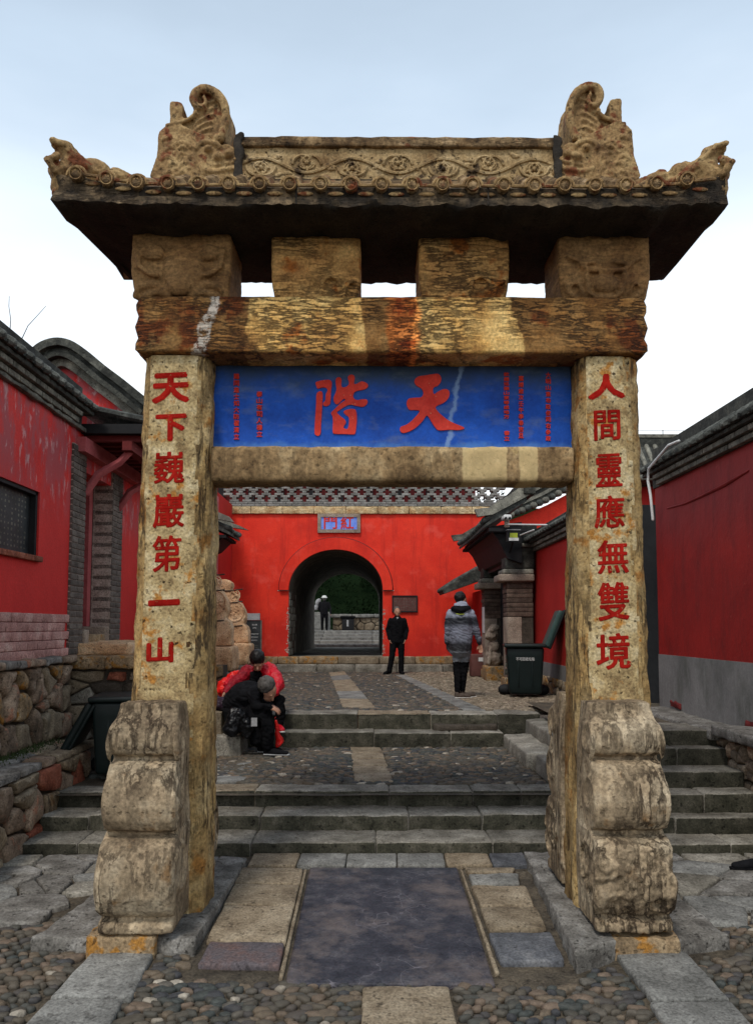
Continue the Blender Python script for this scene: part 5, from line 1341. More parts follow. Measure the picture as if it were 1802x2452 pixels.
# return wall with the dark recess
rt = empty('return_wall', (3.4, 11.3, ZU), 'shadowed red return wall between the right wall and the courtyard', 'wall')
bx('wall', (3.15, 11.3, .8), (XR+1.0, 11.49, 3.9), M_court, rt); bx('recess_shade', (3.45, 11.26, .9), (XR+.9, 11.295, 3.9), M_black, rt)  # black panel stands in for the shade of the gap, not a door
tb('pipe', [(3.86, 11.1, 2.3), (3.78, 11.0, 2.35), (3.72, 11.0, 2.1), (3.8, 11.05, 1.9)], .02, M_metal, rt)
# pale cable running over the coping
cb = [aX(u, v, XR-.28) for u, v in ((1624, 1056), (1600, 1066), (1552, 1122), (1550, 1150), (1556, 1185), (1562, 1244))]
co = tb('pale_cable', [tuple(p) for p in cb], .018, M_white, None, 8); tag(co, 'pale cable looping down over the coping of the right wall', 'cable')
# courtyard wall, right
XC = 3.2
rc = empty('courtyard_wall', (XC, 13, ZU), 'dark red courtyard wall on the right behind the wheelie bin', 'wall')
bx('wall', (XC, 11.5, 1.45), (XC+.3, 15.3, 3.54), M_court, rc)
bx('plinth', (XC-.01, 11.5, .8), (XC+.3, 15.3, 1.45), M_plaster, rc)
stones('stone', 11.6, 15.2, .9, 1.22, .3, .2, lambda a, b, w: (XC-.012-w, a, b), None, rc, 61, .012, .03, .04, None, [M_base, M_tan], rough=.02)
coping(rc, XC, -1, 11.5, 15.3, 3.54, 0, .85)

# gateway on the right
gw = empty('tiled_gateway', (2.85, 16.3, ZU), 'small brick gateway with upturned tiled roof and stone lions frame', 'gateway')
def pillar(y0, y1, x0=2.62, x1=3.12):
    rb('pillar_base', (x0-.05, y0-.05, .88), (x1+.05, y1+.05, 1.12), M_base, gw, r=.03, step=.1, amp=.02)
    rb('pillar_stone', (x0, y0, 1.12), (x0+.28, y1, 2.28), M_pillar, gw, r=.012, step=.2)
    bx('pillar_core', (x0+.02, y0+.02, 1.12), (x1, y1-.02, 4.0), M_mortard, gw)
    bk = brick_mesh(x1-x0, y1-y0, .082, M_brick2)
    for r_ in range(12): obj('brick', bk, None, gw, loc=((x0+x1)/2+rr.uniform(-.008, .008), (y0+y1)/2, 2.33+r_*.09))
    rb('cornice', (x0-.16, y0-.10, 2.96), (x1+.02, y1+.10, 3.10), M_pillar, gw, r=.03, step=.1); rb('cornice', (x0-.08, y0-.06, 3.10), (x1+.02, y1+.06, 3.20), M_copedge, gw, r=.03, step=.1)
    rb('capital', (x0-.02, y0-.02, 3.2), (x1+.05, y1+.02, 3.62), M_coping, gw, r=.04, step=.1, amp=.02); rb('cornice', (x0-.10, y0-.08, 3.62), (x1+.05, y1+.08, 3.70), M_copedge, gw, r=.03, step=.1)
    rb('capital', (x0, y0, 3.7), (x1+.1, y1, 4.06), M_coping, gw, r=.03, step=.1, amp=.02)
pillar(14.72, 15.18); pillar(17.6, 18.1)
bx('dark_opening_fill', (2.98, 15.18, .9), (3.04, 17.6, 4.0), M_black, gw); bx('lintel', (2.7, 15.18, 3.3), (3.05, 17.6, 4.0), M_black, gw)  # black sheet stands in for the darkness inside the gateway opening
bx('notice', (2.612, 17.6, 1.95), (2.618, 17.95, 2.55), M_white, gw)
ls = empty('stone_lion', (2.75, 16.9, 1.15), 'pale carved stone lion standing inside the right gateway', 'statue')
rb('pedestal', (2.5, 16.6, .9), (2.95, 17.3, 1.24), M_base, ls, r=.03, step=.1)
P = [ellip((2.72, 16.95, 1.42), (.16, .2, .2)), ellip((2.70, 16.9, 1.66), (.13, .15, .16)), ellip((2.66, 16.86, 1.92), (.14, .15, .14)), ellip((2.58, 16.82, 1.88), (.07, .08, .06)), ellip((2.72, 16.9, 2.06), (.12, .12, .09)), tube([(2.62, 16.8, 1.6), (2.58, 16.8, 1.3)], .05), tube([(2.62, 17.02, 1.6), (2.58, 17.05, 1.3)], .05), ellip((2.82, 17.05, 1.36), (.13, .14, .13)), ellip((2.64, 16.74, 2.02), (.05, .05, .06)), ellip((2.64, 16.99, 2.02), (.05, .05, .06))]
obj('body', remesh(P, .02, .02, 9, 3, 1), M_pillar, ls)
eave_roof('', '', '', 2.95, 2.15, 14.35, 18.5, 4.02, 4.62, gw)
def sweep(y, zoff=0):
    pr('roof_ridge_end', [Vector((3.05, y, 4.60)), Vector((2.30, y, 4.20)), Vector((2.02, y, 4.16)), Vector((1.96, y, 4.30)), Vector((2.22, y, 4.33)), Vector((2.6, y, 4.56)), Vector((2.95, y, 4.82)), Vector((3.05, y, 4.84))], (0, 1, 0), .12, M_copedge, gw)
sweep(14.3); sweep(18.45)
rb('roof_ridge', (2.88, 14.25, 4.58), (3.10, 18.6, 4.90), M_coping, gw, r=.03, step=.2, amp=.01)
for k in range(6):
    t = k/5; mbk = MB(); mbk.add(*rbox((2.35+.55*t-.12, 14.5, 4.0-.0*t-.28*(1-t)), (3.0, 18.3, 4.02+.0*t), r=.01, step=2)); 
obj('corbelled_eave', fixn(MB().add(*prism([Vector((2.25, 14.6, 4.0)), Vector((2.45, 14.6, 3.75)), Vector((2.62, 14.6, 3.4)), Vector((2.9, 14.6, 3.3)), Vector((2.9, 14.6, 4.1))], (0, 1, 0), 3.7)).mesh('c')), M_black, gw)
# cap of the neighbouring wall showing behind the left pillar
ew = empty('low_tiled_wall', (2.4, 19.6, 3.0), 'end of a low tiled wall between gateway and red gate wall', 'wall')
bx('wall', (2.75, 18.3, ZU), (2.98, 20.7, 3.0), M_court, ew)
pr('roof_bed', [Vector((1.85, 19.2, 2.92)), Vector((1.80, 19.2, 3.02)), Vector((2.6, 19.2, 3.50)), Vector((2.9, 19.2, 3.50)), Vector((2.9, 19.2, 3.3))], (0, 1, 0), 1.2, M_coping, ew)
for k in range(7): tb('tile_rib', [(1.82, 19.25+k*.17, 3.03), (2.2, 19.25+k*.17, 3.28), (2.7, 19.25+k*.17, 3.56)], .06, M_tile, ew)
# gable of the hall behind, its verge of round tile ends coming down to the left
hg = empty('rear_hall_gable', (4.2, 19, ZU), 'red gable of the hall behind the gateway with a verge of round tile ends', 'building')
yy = 18.9
va = [aY(u, v, yy) for u, v in ((1205, 1243), (1250, 1226), (1300, 1204), (1352, 1176), (1420, 1135))]
pr('wall', [Vector((va[0].x+.12, yy, .9))]+[p+Vector((.1, 0, -.05)) for p in va]+[Vector((va[-1].x+.1, yy, .9))], (0, 1, 0), .3, M_gate, hg)
for d0, d1, m, f in ((.05, .16, M_coping, .16), (.16, .24, M_copedge, .2), (.24, .34, M_coping, .12), (.34, .42, M_copedge, .16)):
    lo, hi = offs(va, -d0), offs(va, -d1)
    for P_ in (lo, hi):
        for p in P_: p.y = yy-f
    pr('verge_course', lo+hi[::-1], (0, 1, 0), .5, m, hg)
for k in range(15):
    t = k/14*(len(va)-1); i = min(int(t), len(va)-2); p = va[i].lerp(va[i+1], t-i)
    tb('tile_end', [(p.x+.02, yy-.24, p.z+.03), (p.x, yy-.02, p.z+.05)], .085, M_copedge if k % 2 else M_tile, hg, 10)
rb('verge_tip', (va[0].x-.28, yy-.3, va[0].z+.05), (va[0].x+.1, yy+.1, va[0].z+.22), M_coping, hg, r=.03, step=.1, amp=.02)
# distant tiled roof beyond the right wall
dh = empty('distant_tiled_roof', (9, 24.5, 7), 'grey tiled hall roof far behind the right wall with a thin wire', 'building')
za, zb = aY(1560, 1070, 24).z, aY(1560, 1125, 23).z
pr('roof_bed', [Vector((6.5, 23, zb-.3)), Vector((6.5, 24, za)), Vector((6.5, 24.4, za)), Vector((6.5, 25.5, zb-.3))], (1, 0, 0), 6, M_tile, dh)
for k in range(22): tb('tile_rib', [(6.6+k*.27, 22.95, zb-.27), (6.6+k*.27, 24.0, za+.02)], .075, M_copedge, dh)
rb('ridge', (6.5, 24.0, za-.02), (12.5, 24.35, aY(1560, 1044, 24).z), M_coping, dh, r=.03, step=.3, amp=.02); bx('ridge_line', (6.5, 23.97, aY(1560, 1048, 24).z), (12.5, 24.38, aY(1560, 1040, 24).z), M_copedge, dh)
bx('wall', (7, 24.2, 0), (12, 26, zb-.3), M_court, dh)
zw = aY(1560, 1041, 24.1).z
for x_ in (aY(1586, 1041, 24.1).x, 11.0): tb('wire_post', [(x_, 24.1, zw-.1), (x_, 24.1, zw+.15)], .012, M_black, dh, 6)
tb('wire', [(6.5, 24.1, zw+.14), (12.5, 24.1, zw+.13)], .006, M_black, dh, 5)

# security camera and floodlight
p = aY(1210, 1245, 14.3); k = 14.3/FOC
scm = empty('security_camera', p, 'white security camera on a thin arm beside the gateway roof', 'camera')
rb('housing', (p.x-.08, p.y-.25, p.z-.02), (p.x+.07, p.y+.05, p.z+.07), M_white, scm, r=.03, step=.05)
for s in (-.045, .03): tb('lens', [(p.x+s, p.y-.27, p.z+.0), (p.x+s, p.y-.2, p.z)], .022, M_black, scm)
rb('bracket', (p.x-.03, p.y-.08, p.z-.15), (p.x+.06, p.y+.02, p.z-.02), M_pillar, scm, r=.02); q = aX(1308, 1257, 2.86)
tb('arm', [(p.x, p.y-.05, p.z-.09), (q.x, q.y, q.z)], .014, M_white, scm, 8)
p = aY(1229, 1284, 14.2)
fl = empty('floodlight', p, 'square black floodlight with yellow lens on the gateway pillar', 'lamp')
for nm, a, b, m in (('housing', (-.125, 0, -.10), (.125, .09, .11), M_black), ('reflector', (-.09, -.012, -.085), (.09, -.002, -.03), M_white), ('lens', (-.07, -.012, -.028), (.07, -.002, .06), M_lens), ('trim', (-.13, -.02, .112), (.13, .09, .125), M_metal)):
    bx(nm, tuple(p[i]+a[i] for i in range(3)), tuple(p[i]+b[i] for i in range(3)), m, fl)
q = aX(1277, 1269, 2.9); tb('arm', [(p.x+.12, p.y+.03, p.z+.02), tuple(q)], .014, M_white, fl, 8)
tb('bracket', [(p.x, p.y+.08, p.z-.09), (p.x, p.y+.4, p.z-.25)], .02, M_black, fl, 8)

# wheelie bins
def wheelie(loc, rz, label, text, tilt=0):
    e_ = bpy.data.objects.new('wheelie_bin', None); COL.objects.link(e_); tag(e_, label, 'bin', 'wheelie bins with open lids'); e_.location = loc; e_.rotation_euler = (0, 0, rz); WLOC[e_] = Vector((0, 0, 0))
    def P_(name, v, f, m, par=None):
        mb = MB(); mb.add(v, f); me = fixn(mb.mesh(name, True, 35)); me.materials.append(m); o = bpy.data.objects.new(name, me); COL.objects.link(o); o.parent = par or e_; return o
    def tap(w):
        t = (w.z-.06)/.74; k = .84+.16*t; return Vector((w.x*k, w.y*k, w.z))
    body = P_('body', *rbox((-.27, -.30, .06), (.27, .30, .80), r=.04, step=.12, fn=tap), M_bin)
    P_('rim', *rbox((-.30, -.34, .80), (.30, .34, .855), r=.02, step=.2), M_bin)
    lid = P_('lid', *rbox((-.29, -.02, 0), (.29, .06, .62), r=.03, step=.1), M_binlid); lid.location = (0, .36, .86); lid.rotation_euler = (-R(28)+tilt, 0, 0)
    P_('lid_rim', *rbox((-.31, .05, -.01), (.31, .085, .65), r=.015, step=.2), M_bin, lid)
    P_('handle', *tube([(-.25, .36, .84), (-.25, .43, .83), (.25, .43, .83), (.25, .36, .84)], .018), M_bin)
    for s in (-1, 1): P_('wheel', *tube([(s*.24, .26, .09), (s*.29, .26, .09)], .09, 16), M_black)
    for s in (-.1, .1): P_('rib', *rbox((s-.012, -.288, .2), (s+.012, -.268, .7), r=.005, step=1), M_bin)
    if text:
        g = glyph(text, .26, .055, .006, .012); o = bpy.data.objects.new('lettering', g); g.materials.append(M_white); COL.objects.link(o); o.parent = e_; o.location = (.0, -.297, .62); o.rotation_euler = (R(-4), 0, 0)
        rr_ = random.Random(1)
        for j in range(4): P_('scuff', *rbox((-.27, -.12+rr_.uniform(-.1, .1), .25+j*.12), (-.262, -.08, .31+j*.12), r=.003, step=1), M_copedge)
    return e_
p = aZ(1278, 1672, ZU)
wb = wheelie((p.x-.10, p.y+.28, ZU), R(-8), 'black green wheelie bin with white lettering and lid open at the right wall', '不可回收垃圾', 0); wb.scale = (1.15, 1.1, 1.04)
for c in wb.children:
    if c.name.startswith('lid'): c.location = (.285, .0, .81); c.rotation_euler = (R(-20), 0, R(-90))
p = aZ(306, 1850, ZM)
wl = wheelie((p.x, 8.25, ZM), R(8), 'plain black wheelie bin in the shade behind the left post, lid open', None); wl.scale = (1.0, 1.0, 1.0)
for c in wl.children:
    if c.name.startswith('lid'): c.data = c.data.copy(); c.data.materials[0] = M_bin; c.location = (-.30, .0, .80); c.rotation_euler = (R(-152), 0, R(90))
# tilted bag leaning against the left bin
# brown board box
p = aZ(1128, 1622, ZU); pb = aZ(1180, 1620, ZU)
bb = empty('brown_utility_box', (p.x+.2, p.y+.1, ZU), 'brown box with a white label leaning by the gateway pillar', 'box')
kk = p.y/FOC
rb('body', (p.x, p.y, ZU+.02), (p.x+47*kk, p.y+.4, ZU+.53), M_boxbrown, bb, r=.02, step=.2); bx('label_plate', (p.x+17*kk, p.y-.008, ZU+.37), (p.x+38*kk, p.y-.001, ZU+.46), M_white, bb)
for s in (.02, .38): bx('foot', (p.x+s, p.y+.03, ZU-.01), (p.x+s+.07, p.y+.1, ZU+.02), M_black, bb)
bx('side_frame', (p.x+47*kk+.005, p.y+.02, ZU), (p.x+47*kk+.05, p.y+.05, ZU+.50), M_boxbrown, bb)

# ------------------------------------------------------------------ PEOPLE
def etube(pts, rr_, side, seg=14):
    """tube with elliptical sections: rr_ = [(r_side, r_depth)]"""
    pts = [Vector(p) for p in pts]; n = len(pts); vs = []; fs = []; side = Vector(side)
    P = [pts[0]]+pts+[pts[-1]]; Q = [(rr_[0][0]*.5, rr_[0][1]*.5)]+list(rr_)+[(rr_[-1][0]*.5, rr_[-1][1]*.5)]
    d0 = (pts[0]-pts[1]).normalized(); d1 = (pts[-1]-pts[-2]).normalized(); P[0] = P[0]+d0*min(rr_[0])*.5; P[-1] = P[-1]+d1*min(rr_[-1])*.5
    for i, p in enumerate(P):
        d = (pts[min(max(i, 1), n-1)]-pts[max(min(i-2, n-2), 0)]).normalized()
        s = (side-d*side.dot(d)).normalized(); t = d.cross(s)
        for k in range(seg):
            a = 2*math.pi*k/seg; vs.append(tuple(p+s*math.cos(a)*Q[i][0]+t*math.sin(a)*Q[i][1]))
    for i in range(len(P)-1):
        for k in range(seg): fs.append((i*seg+k, i*seg+(k+1) % seg, (i+1)*seg+(k+1) % seg, (i+1)*seg+k))
    fs.append(tuple(range(seg-1, -1, -1))); fs.append(tuple((len(P)-1)*seg+k for k in range(seg)))
    return vs, fs
def segd(p, a, b, ra, rb_):
    ab = b-a; L = ab.length_squared; t = 0 if L < 1e-9 else max(0, min(1, (p-a).dot(ab)/L)); return (p-a-ab*t).length-(ra+(rb_-ra)*t)
class Body:
    def __init__(s): s.parts = []; s.seg = []; s.mats = []
    def mi(s, m):
        if m not in s.mats: s.mats.append(m)
        return s.mats.index(m)
    def limb(s, pts, rad, m, seg=10):
        pts = [Vector(p) for p in pts]; s.parts.append(tube(pts, rad, seg)); k = s.mi(m)
        for i in range(len(pts)-1): s.seg.append((pts[i], pts[i+1], rad[i], rad[i+1], k))
        return s
    def torso(s, pts, rr_, side, m):
        pts = [Vector(p) for p in pts]; s.parts.append(etube(pts, rr_, side)); k = s.mi(m); sd_ = Vector(side)
        for i in range(len(pts)-1):
            for q in (-.45, 0, .45):
                s.seg.append((pts[i]+sd_*q*rr_[i][0], pts[i+1]+sd_*q*rr_[i+1][0], rr_[i][1], rr_[i+1][1], k))
        return s
    def ball(s, c, r, m, rot=(0, 0, 0)):
        s.parts.append(ellip(c, r, rot)); s.seg.append((Vector(c), Vector(c), min(r), min(r), s.mi(m))); return s
    def head(s, c, f, m, k=1.0, ears=True):
        """f: direction the face looks"""
        c = Vector(c); f = Vector(f).normalized(); up_ = Vector((0, 0, 1)) if abs(f.z) < .85 else Vector((0, .7, .7)); sd_ = f.cross(up_).normalized(); up_ = sd_.cross(f)
        rz = math.atan2(f.y, f.x); pitch = -math.asin(max(-1, min(1, f.z)))
        s.ball(c-f*.012*k, (.098*k, .078*k, .112*k), m, (0, pitch, rz)); s.ball(c+f*.03*k-up_*.055*k, (.062*k, .055*k, .062*k), m, (0, pitch, rz))
        s.limb([c+f*.088*k+up_*.01*k, c+f*.112*k-up_*.022*k], [.010*k, .017*k], m, 6)
        for q in (-1, 1):
            s.ball(c+sd_*q*.079*k-up_*.01*k, (.018*k, .012*k, .030*k), m, (0, 0, rz)); s.ball(c+f*.078*k+sd_*q*.034*k+up_*.02*k, (.012*k, .016*k, .008*k), m, (0, 0, rz))
        s.limb([c+f*.082*k-up_*.058*k+sd_*.02*k, c+f*.082*k-up_*.058*k-sd_*.02*k], [.010*k, .010*k], m, 6)
        return s
    def hand(s, w, d, pn, m, curl=.35, thumb=1):
        """w wrist, d direction of the fingers, pn palm normal"""
        w = Vector(w); d = Vector(d).normalized(); pn = Vector(pn).normalized(); sd_ = d.cross(pn).normalized(); pn = sd_.cross(d)
        s.torso([w, w+d*.05, w+d*.088], [(.028, .019), (.041, .016), (.040, .014)], sd_, m)
        for q, L in ((-.029, .062), (-.010, .072), (.010, .068), (.029, .052)):
            a = w+d*.085+sd_*q; b_ = a+d*L*.5+pn*L*curl*.3+sd_*q*.15; c = b_+d*L*.42+pn*L*curl*.9
            s.limb([a, b_, c], [.0105, .0095, .008], m, 6)
        a = w+d*.025+sd_*.03*thumb; s.limb([a, a+d*.035+sd_*.025*thumb+pn*.012, a+d*.065+sd_*.028*thumb+pn*.03], [.014, .012, .0095], m, 6)
        return s
    def build(s, name, parent, voxel=.012, amp=.006, seed=0, freq=9):
        me = remesh(s.parts, voxel, 0, 1, 0, 2)
        sk = [i for i, m in enumerate(s.mats) if m in (M_skin,)]
        for m in s.mats: me.materials.append(m)
        best = []
        for v in me.vertices:
            p = v.co; bd = 9; bk = 0
            for a, b, ra, rb_, k in s.seg:
                d = segd(p, a, b, ra, rb_)
                if d < bd: bd, bk = d, k
            best.append(bk)
        for p in me.polygons:
            ks = [best[i] for i in p.vertices]; p.material_index = max(set(ks), key=ks.count)
        nr = [Vector(v.normal) for v in me.vertices]
        for v, nn, k in zip(me.vertices, nr, best):
            if k not in sk:
                q = v.co; fold = (1-min(1, abs(noise.noise(Vector((q.x*9+seed, q.y*9, q.z*19+q.x*6))))*4))
                v.co = q+nn*(amp*fbm((q.x, q.y, q.z*.7), freq, seed, 3)-amp*.9*fold)
        return obj(name, me, None, parent)
def hair(c, f, m, parent, k=1.0, back=.02, low=0.0, seed=1):
    c = Vector(c); f = Vector(f).normalized(); rz = math.atan2(f.y, f.x); pitch = -math.asin(max(-1, min(1, f.z)))
    me = remesh([ellip(c-f*(.02+back*.6)*k+Vector((0, 0, .028*k)), (.100*k, .090*k, .100*k), (0, pitch, rz))], .012, .007, 30, seed, 0)
    return obj('hair', me, m, parent)
def shoe(parent, heel, d, m, sole=None, L=.27):
    heel = Vector(heel); d = Vector((d[0], d[1], 0)).normalized(); sd_ = Vector((-d.y, d.x, 0))
    P = [etube([heel+d*.0+Vector((0, 0, .045)), heel+d*.10+Vector((0, 0, .045)), heel+d*.19+Vector((0, 0, .038)), heel+d*(L-.02)+Vector((0, 0, .032))], [(.036, .042), (.042, .045), (.046, .034), (.036, .024)], sd_), tube([heel+d*.02+Vector((0, 0, .05)), heel+d*.02+Vector((0, 0, .10))], [.044, .042])]
    o = obj('shoe', remesh(P, .012, .002, 20, 1, 1), m, parent)
    if sole: obj('sole', MB().add(*etube([heel-d*.01+Vector((0, 0, .012)), heel+d*.12+Vector((0, 0, .012)), heel+d*L+Vector((0, 0, .012))], [(.038, .013), (.046, .013), (.034, .013)], sd_)).mesh('sole', True), sole, o)
    return o

# 1. man in the striped grey jacket walking away to the right
p0 = aZ(1106, 1673, ZU); o = Vector((p0.x, p0.y+.06, ZU))
def Lp(x, y, z): return o+Vector((x, y, z))
e1 = empty('person', o, 'man in a grey and black hooded jacket walking away to the right', 'person')
B = Body(); sdv = (1, -.25, 0)
B.torso([Lp(-.02, 0, .74), Lp(-.01, 0, .95), Lp(0, -.01, 1.15), Lp(0, 0, 1.33), Lp(-.01, .0, 1.44), Lp(-.02, .0, 1.50)], [(.185, .15), (.195, .155), (.205, .16), (.205, .15), (.18, .12), (.10, .09)], sdv, M_jack)
B.limb([Lp(-.17, 0, 1.39), Lp(-.22, -.02, 1.15), Lp(-.23, .04, .93)], [.08, .07, .055], M_jack)
B.limb([Lp(.16, -.02, 1.39), Lp(.23, -.05, 1.16), Lp(.30, .02, .92)], [.08, .066, .047], M_jack)
B.limb([Lp(-.12, -.07, 1.47), Lp(-.02, -.12, 1.44), Lp(.10, -.08, 1.47)], [.06, .075, .06], M_clothb); B.limb([Lp(-.08, -.05, 1.53), Lp(.05, -.06, 1.54)], [.05, .05], M_jack)
B.limb([Lp(-.01, .02, 1.48), Lp(.0, .03, 1.58)], [.055, .052], M_skin)
B.head(Lp(.01, .03, 1.63), (.75, .6, -.05), M_skin, 1.0)
B.hand(Lp(.31, .03, .89), (.18, .02, -1), (-.5, -.8, 0), M_skin, .5, 1); B.hand(Lp(-.23, .05, .90), (0, .1, -1), (1, 0, 0), M_skin, .5, -1)
B.limb([Lp(-.07, .02, .84), Lp(-.065, .04, .47), Lp(-.075, -.02, .10)], [.10, .068, .052], M_cloth); B.limb([Lp(.08, 0, .84), Lp(.05, .05, .47), Lp(.02, .10, .12)], [.10, .068, .052], M_cloth)
B.build('body', e1, .011, .010, 4, 6)
hair(Lp(.01, .03, 1.63), (.75, .6, -.05), M_hair, e1, 1.04, .02)
shoe(e1, Lp(-.10, -.03, .0), (1, .25), M_shoe, M_shoew); shoe(e1, Lp(.0, .10, .0), (1, .35), M_shoe, M_shoew)
tb('hood_trim', [Lp(-.10, -.185, 1.385), Lp(-.04, -.197, 1.375), Lp(.03, -.19, 1.38)], .007, M_lens, e1, 6)

# 2. man in black standing by the arch
p0 = aZ(951, 1614, ZU); o = Vector((p0.x, p0.y, ZU))
e2 = empty('person', o, 'man in black jacket standing hands in pockets right of the arch', 'person')
B = Body()
B.torso([Lp(.0, 0, .78), Lp(0, 0, .95), Lp(0, 0, 1.15), Lp(0, 0, 1.32), Lp(0, .01, 1.40)], [(.17, .12), (.175, .13), (.19, .13), (.19, .12), (.11, .09)], (1, 0, 0), M_cloth)
B.limb([Lp(-.17, 0, 1.33), Lp(-.235, .03, 1.10), Lp(-.20, -.05, .88)], [.07, .06, .05], M_cloth); B.limb([Lp(.17, 0, 1.33), Lp(.24, .03, 1.10), Lp(.20, -.05, .88)], [.07, .06, .05], M_cloth)
B.hand(Lp(-.20, -.06, .87), (.3, 0, -1), (1, 0, 0), M_skin, .5, -1); B.hand(Lp(.20, -.06, .87), (-.3, 0, -1), (-1, 0, 0), M_skin, .5, 1)
B.limb([Lp(0, 0, 1.36), Lp(0, -.02, 1.46)], [.06, .055], M_skin); B.head(Lp(0, -.03, 1.535), (.25, -1, 0), M_skin, .98)
B.limb([Lp(-.09, 0, .84), Lp(-.13, -.03, .47), Lp(-.20, -.02, .08)], [.105, .08, .07], M_cloth); B.limb([Lp(.09, 0, .84), Lp(.10, 0, .47), Lp(.09, .0, .08)], [.105, .08, .07], M_cloth)
B.build('body', e2, .013, .008, 8, 7)
hair(Lp(0, .0, 1.565), (.25, -1, 0), M_hairg, e2, .93, .04)
shoe(e2, Lp(-.20, .08, 0), (-.6, -1), M_cloth, M_clothb); shoe(e2, Lp(.09, .08, 0), (.2, -1), M_cloth, M_clothb)
obj('shirt_collar', MB().add(*prism([Lp(-.03, -.115, 1.41), Lp(.03, -.115, 1.41), Lp(0, -.135, 1.36)], (0, 1, 0), .03)).mesh('c'), M_metal, e2)

# 3./4. the couple on the steps
C = lambda x, y, d: aY(500+x/7.509, 1540+y/7.509, d)
e3 = empty('person', C(900, 1230, 10.7), 'person in shiny red jacket sitting head bowed on the upper step', 'person')
B = Body()
B.torso([C(880, 1150, 10.75), C(870, 930, 10.72), C(860, 700, 10.66), C(880, 540, 10.58), C(885, 455, 10.52)], [(.19, .15), (.20, .15), (.215, .145), (.20, .12), (.09, .08)], (1, 0, 0), M_dredj)
B.torso([C(850, 950, 10.60), C(850, 700, 10.53), C(860, 540, 10.48)], [(.11, .06), (.12, .07), (.08, .06)], (1, 0, 0), M_cloth)
B.limb([C(700, 500, 10.58), C(600, 620, 10.45), C(480, 710, 10.35), C(300, 880, 10.15)], [.10, .095, .085, .055], M_dredj)
B.limb([C(420, 640, 10.44), C(330, 740, 10.34)], [.055, .055], M_redj)
B.limb([C(1080, 480, 10.58), C(1190, 640, 10.42), C(1240, 760, 10.35), C(1190, 890, 10.2)], [.115, .11, .10, .06], M_redj)
B.limb([C(980, 460, 10.50), C(1040, 560, 10.44)], [.06, .06], M_redj)
B.limb([C(580, 800, 10.42), C(420, 940, 10.32), C(340, 1010, 10.3)], [.085, .075, .05], M_redj)
B.hand(C(290, 900, 10.12), (-.25, -.2, -1), (.8, -.3, 0), M_skin, .5, 1); B.hand(C(1185, 905, 10.18), (-.5, -.3, -1), (-1, 0, .2), M_skin, .5, 1)
B.limb([C(870, 470, 10.50), C(880, 400, 10.42)], [.06, .055], M_skin); B.head(C(880, 350, 10.36), (.1, -.75, -.75), M_skin, .98)
B.limb([C(980, 1130, 10.7), C(1290, 1020, 10.25), C(1280, 1240, 10.28), C(1270, 1470, 10.30)], [.11, .082, .07, .06], M_cloth)
B.limb([C(800, 1130, 10.7), C(1000, 1060, 10.22), C(1000, 1460, 10.30)], [.11, .08, .06], M_cloth)
B.build('body', e3, .011, .012, 3, 8)
hair(C(870, 318, 10.34), (.1, -.75, -.75), M_hair, e3, 1.16, -.01)
z3 = .722
q = C(1250, 1550, 10.32); shoe(e3, (q.x, q.y, z3), (.35, -1), M_redj, M_shoew, .25); q = C(1000, 1550, 10.32); shoe(e3, (q.x, q.y, z3), (.1, -1), M_redj, M_shoew, .25)

e4 = empty('person', C(560, 1650, 9.65), 'grey haired person in black coat seated on stone blocks, bent far forward', 'person')
B = Body()
B.torso([C(450, 1180, 9.80), C(520, 1080, 9.74), C(620, 960, 9.65), C(740, 900, 9.60), C(860, 890, 9.56), C(940, 860, 9.54)], [(.19, .17), (.20, .19), (.215, .19), (.22, .17), (.17, .13), (.08, .08)], (.15, 1, 0), M_clothb)
B.torso([C(470, 1300, 9.75), C(620, 1230, 9.66), C(800, 1200, 9.6)], [(.20, .17), (.20, .16), (.18, .13)], (.1, 1, 0), M_cloth)
B.limb([C(800, 900, 9.42), C(860, 1150, 9.32), C(1080, 1150, 9.30)], [.085, .07, .05], M_cloth); B.limb([C(860, 880, 9.75), C(950, 1100, 9.72), C(1120, 1130, 9.6)], [.085, .07, .05], M_cloth)
B.hand(C(1080, 1150, 9.30), (1, 0, -.35), (0, .5, -1), M_skin, .5, 1); B.hand(C(1120, 1130, 9.58), (1, -.2, -.35), (0, -.5, -1), M_skin, .5, -1)
B.limb([C(930, 870, 9.52), C(1020, 860, 9.49)], [.06, .06], M_skin); B.head(C(1085, 870, 9.46), (.55, -.35, -.75), M_skin, 1.02)
B.limb([C(560, 1270, 9.60), C(1030, 1300, 9.36), C(1060, 1560, 9.38), C(1060, 1850, 9.42)], [.13, .105, .09, .08], M_cloth)
B.limb([C(560, 1270, 9.85), C(960, 1330, 9.70), C(980, 1580, 9.66), C(970, 1850, 9.64)], [.12, .10, .09, .08], M_cloth)
B.torso([C(620, 1300, 9.5), C(820, 1480, 9.5), C(880, 1780, 9.5)], [(.12, .13), (.13, .12), (.10, .10)], (.1, 1, 0), M_cloth)
B.build('body', e4, .012, .010, 6, 7)
hair(C(1050, 822, 9.43), (.55, -.35, -.75), M_hairg, e4, 1.16, .0)
q = C(1010, 1900, 9.42); shoe(e4, (q.x, q.y, ZM+.02), (1, -.15), M_clothb, M_metal, .30); q = C(900, 1900, 9.62); shoe(e4, (q.x, q.y, ZM+.02), (1, -.1), M_clothb, M_metal, .30)

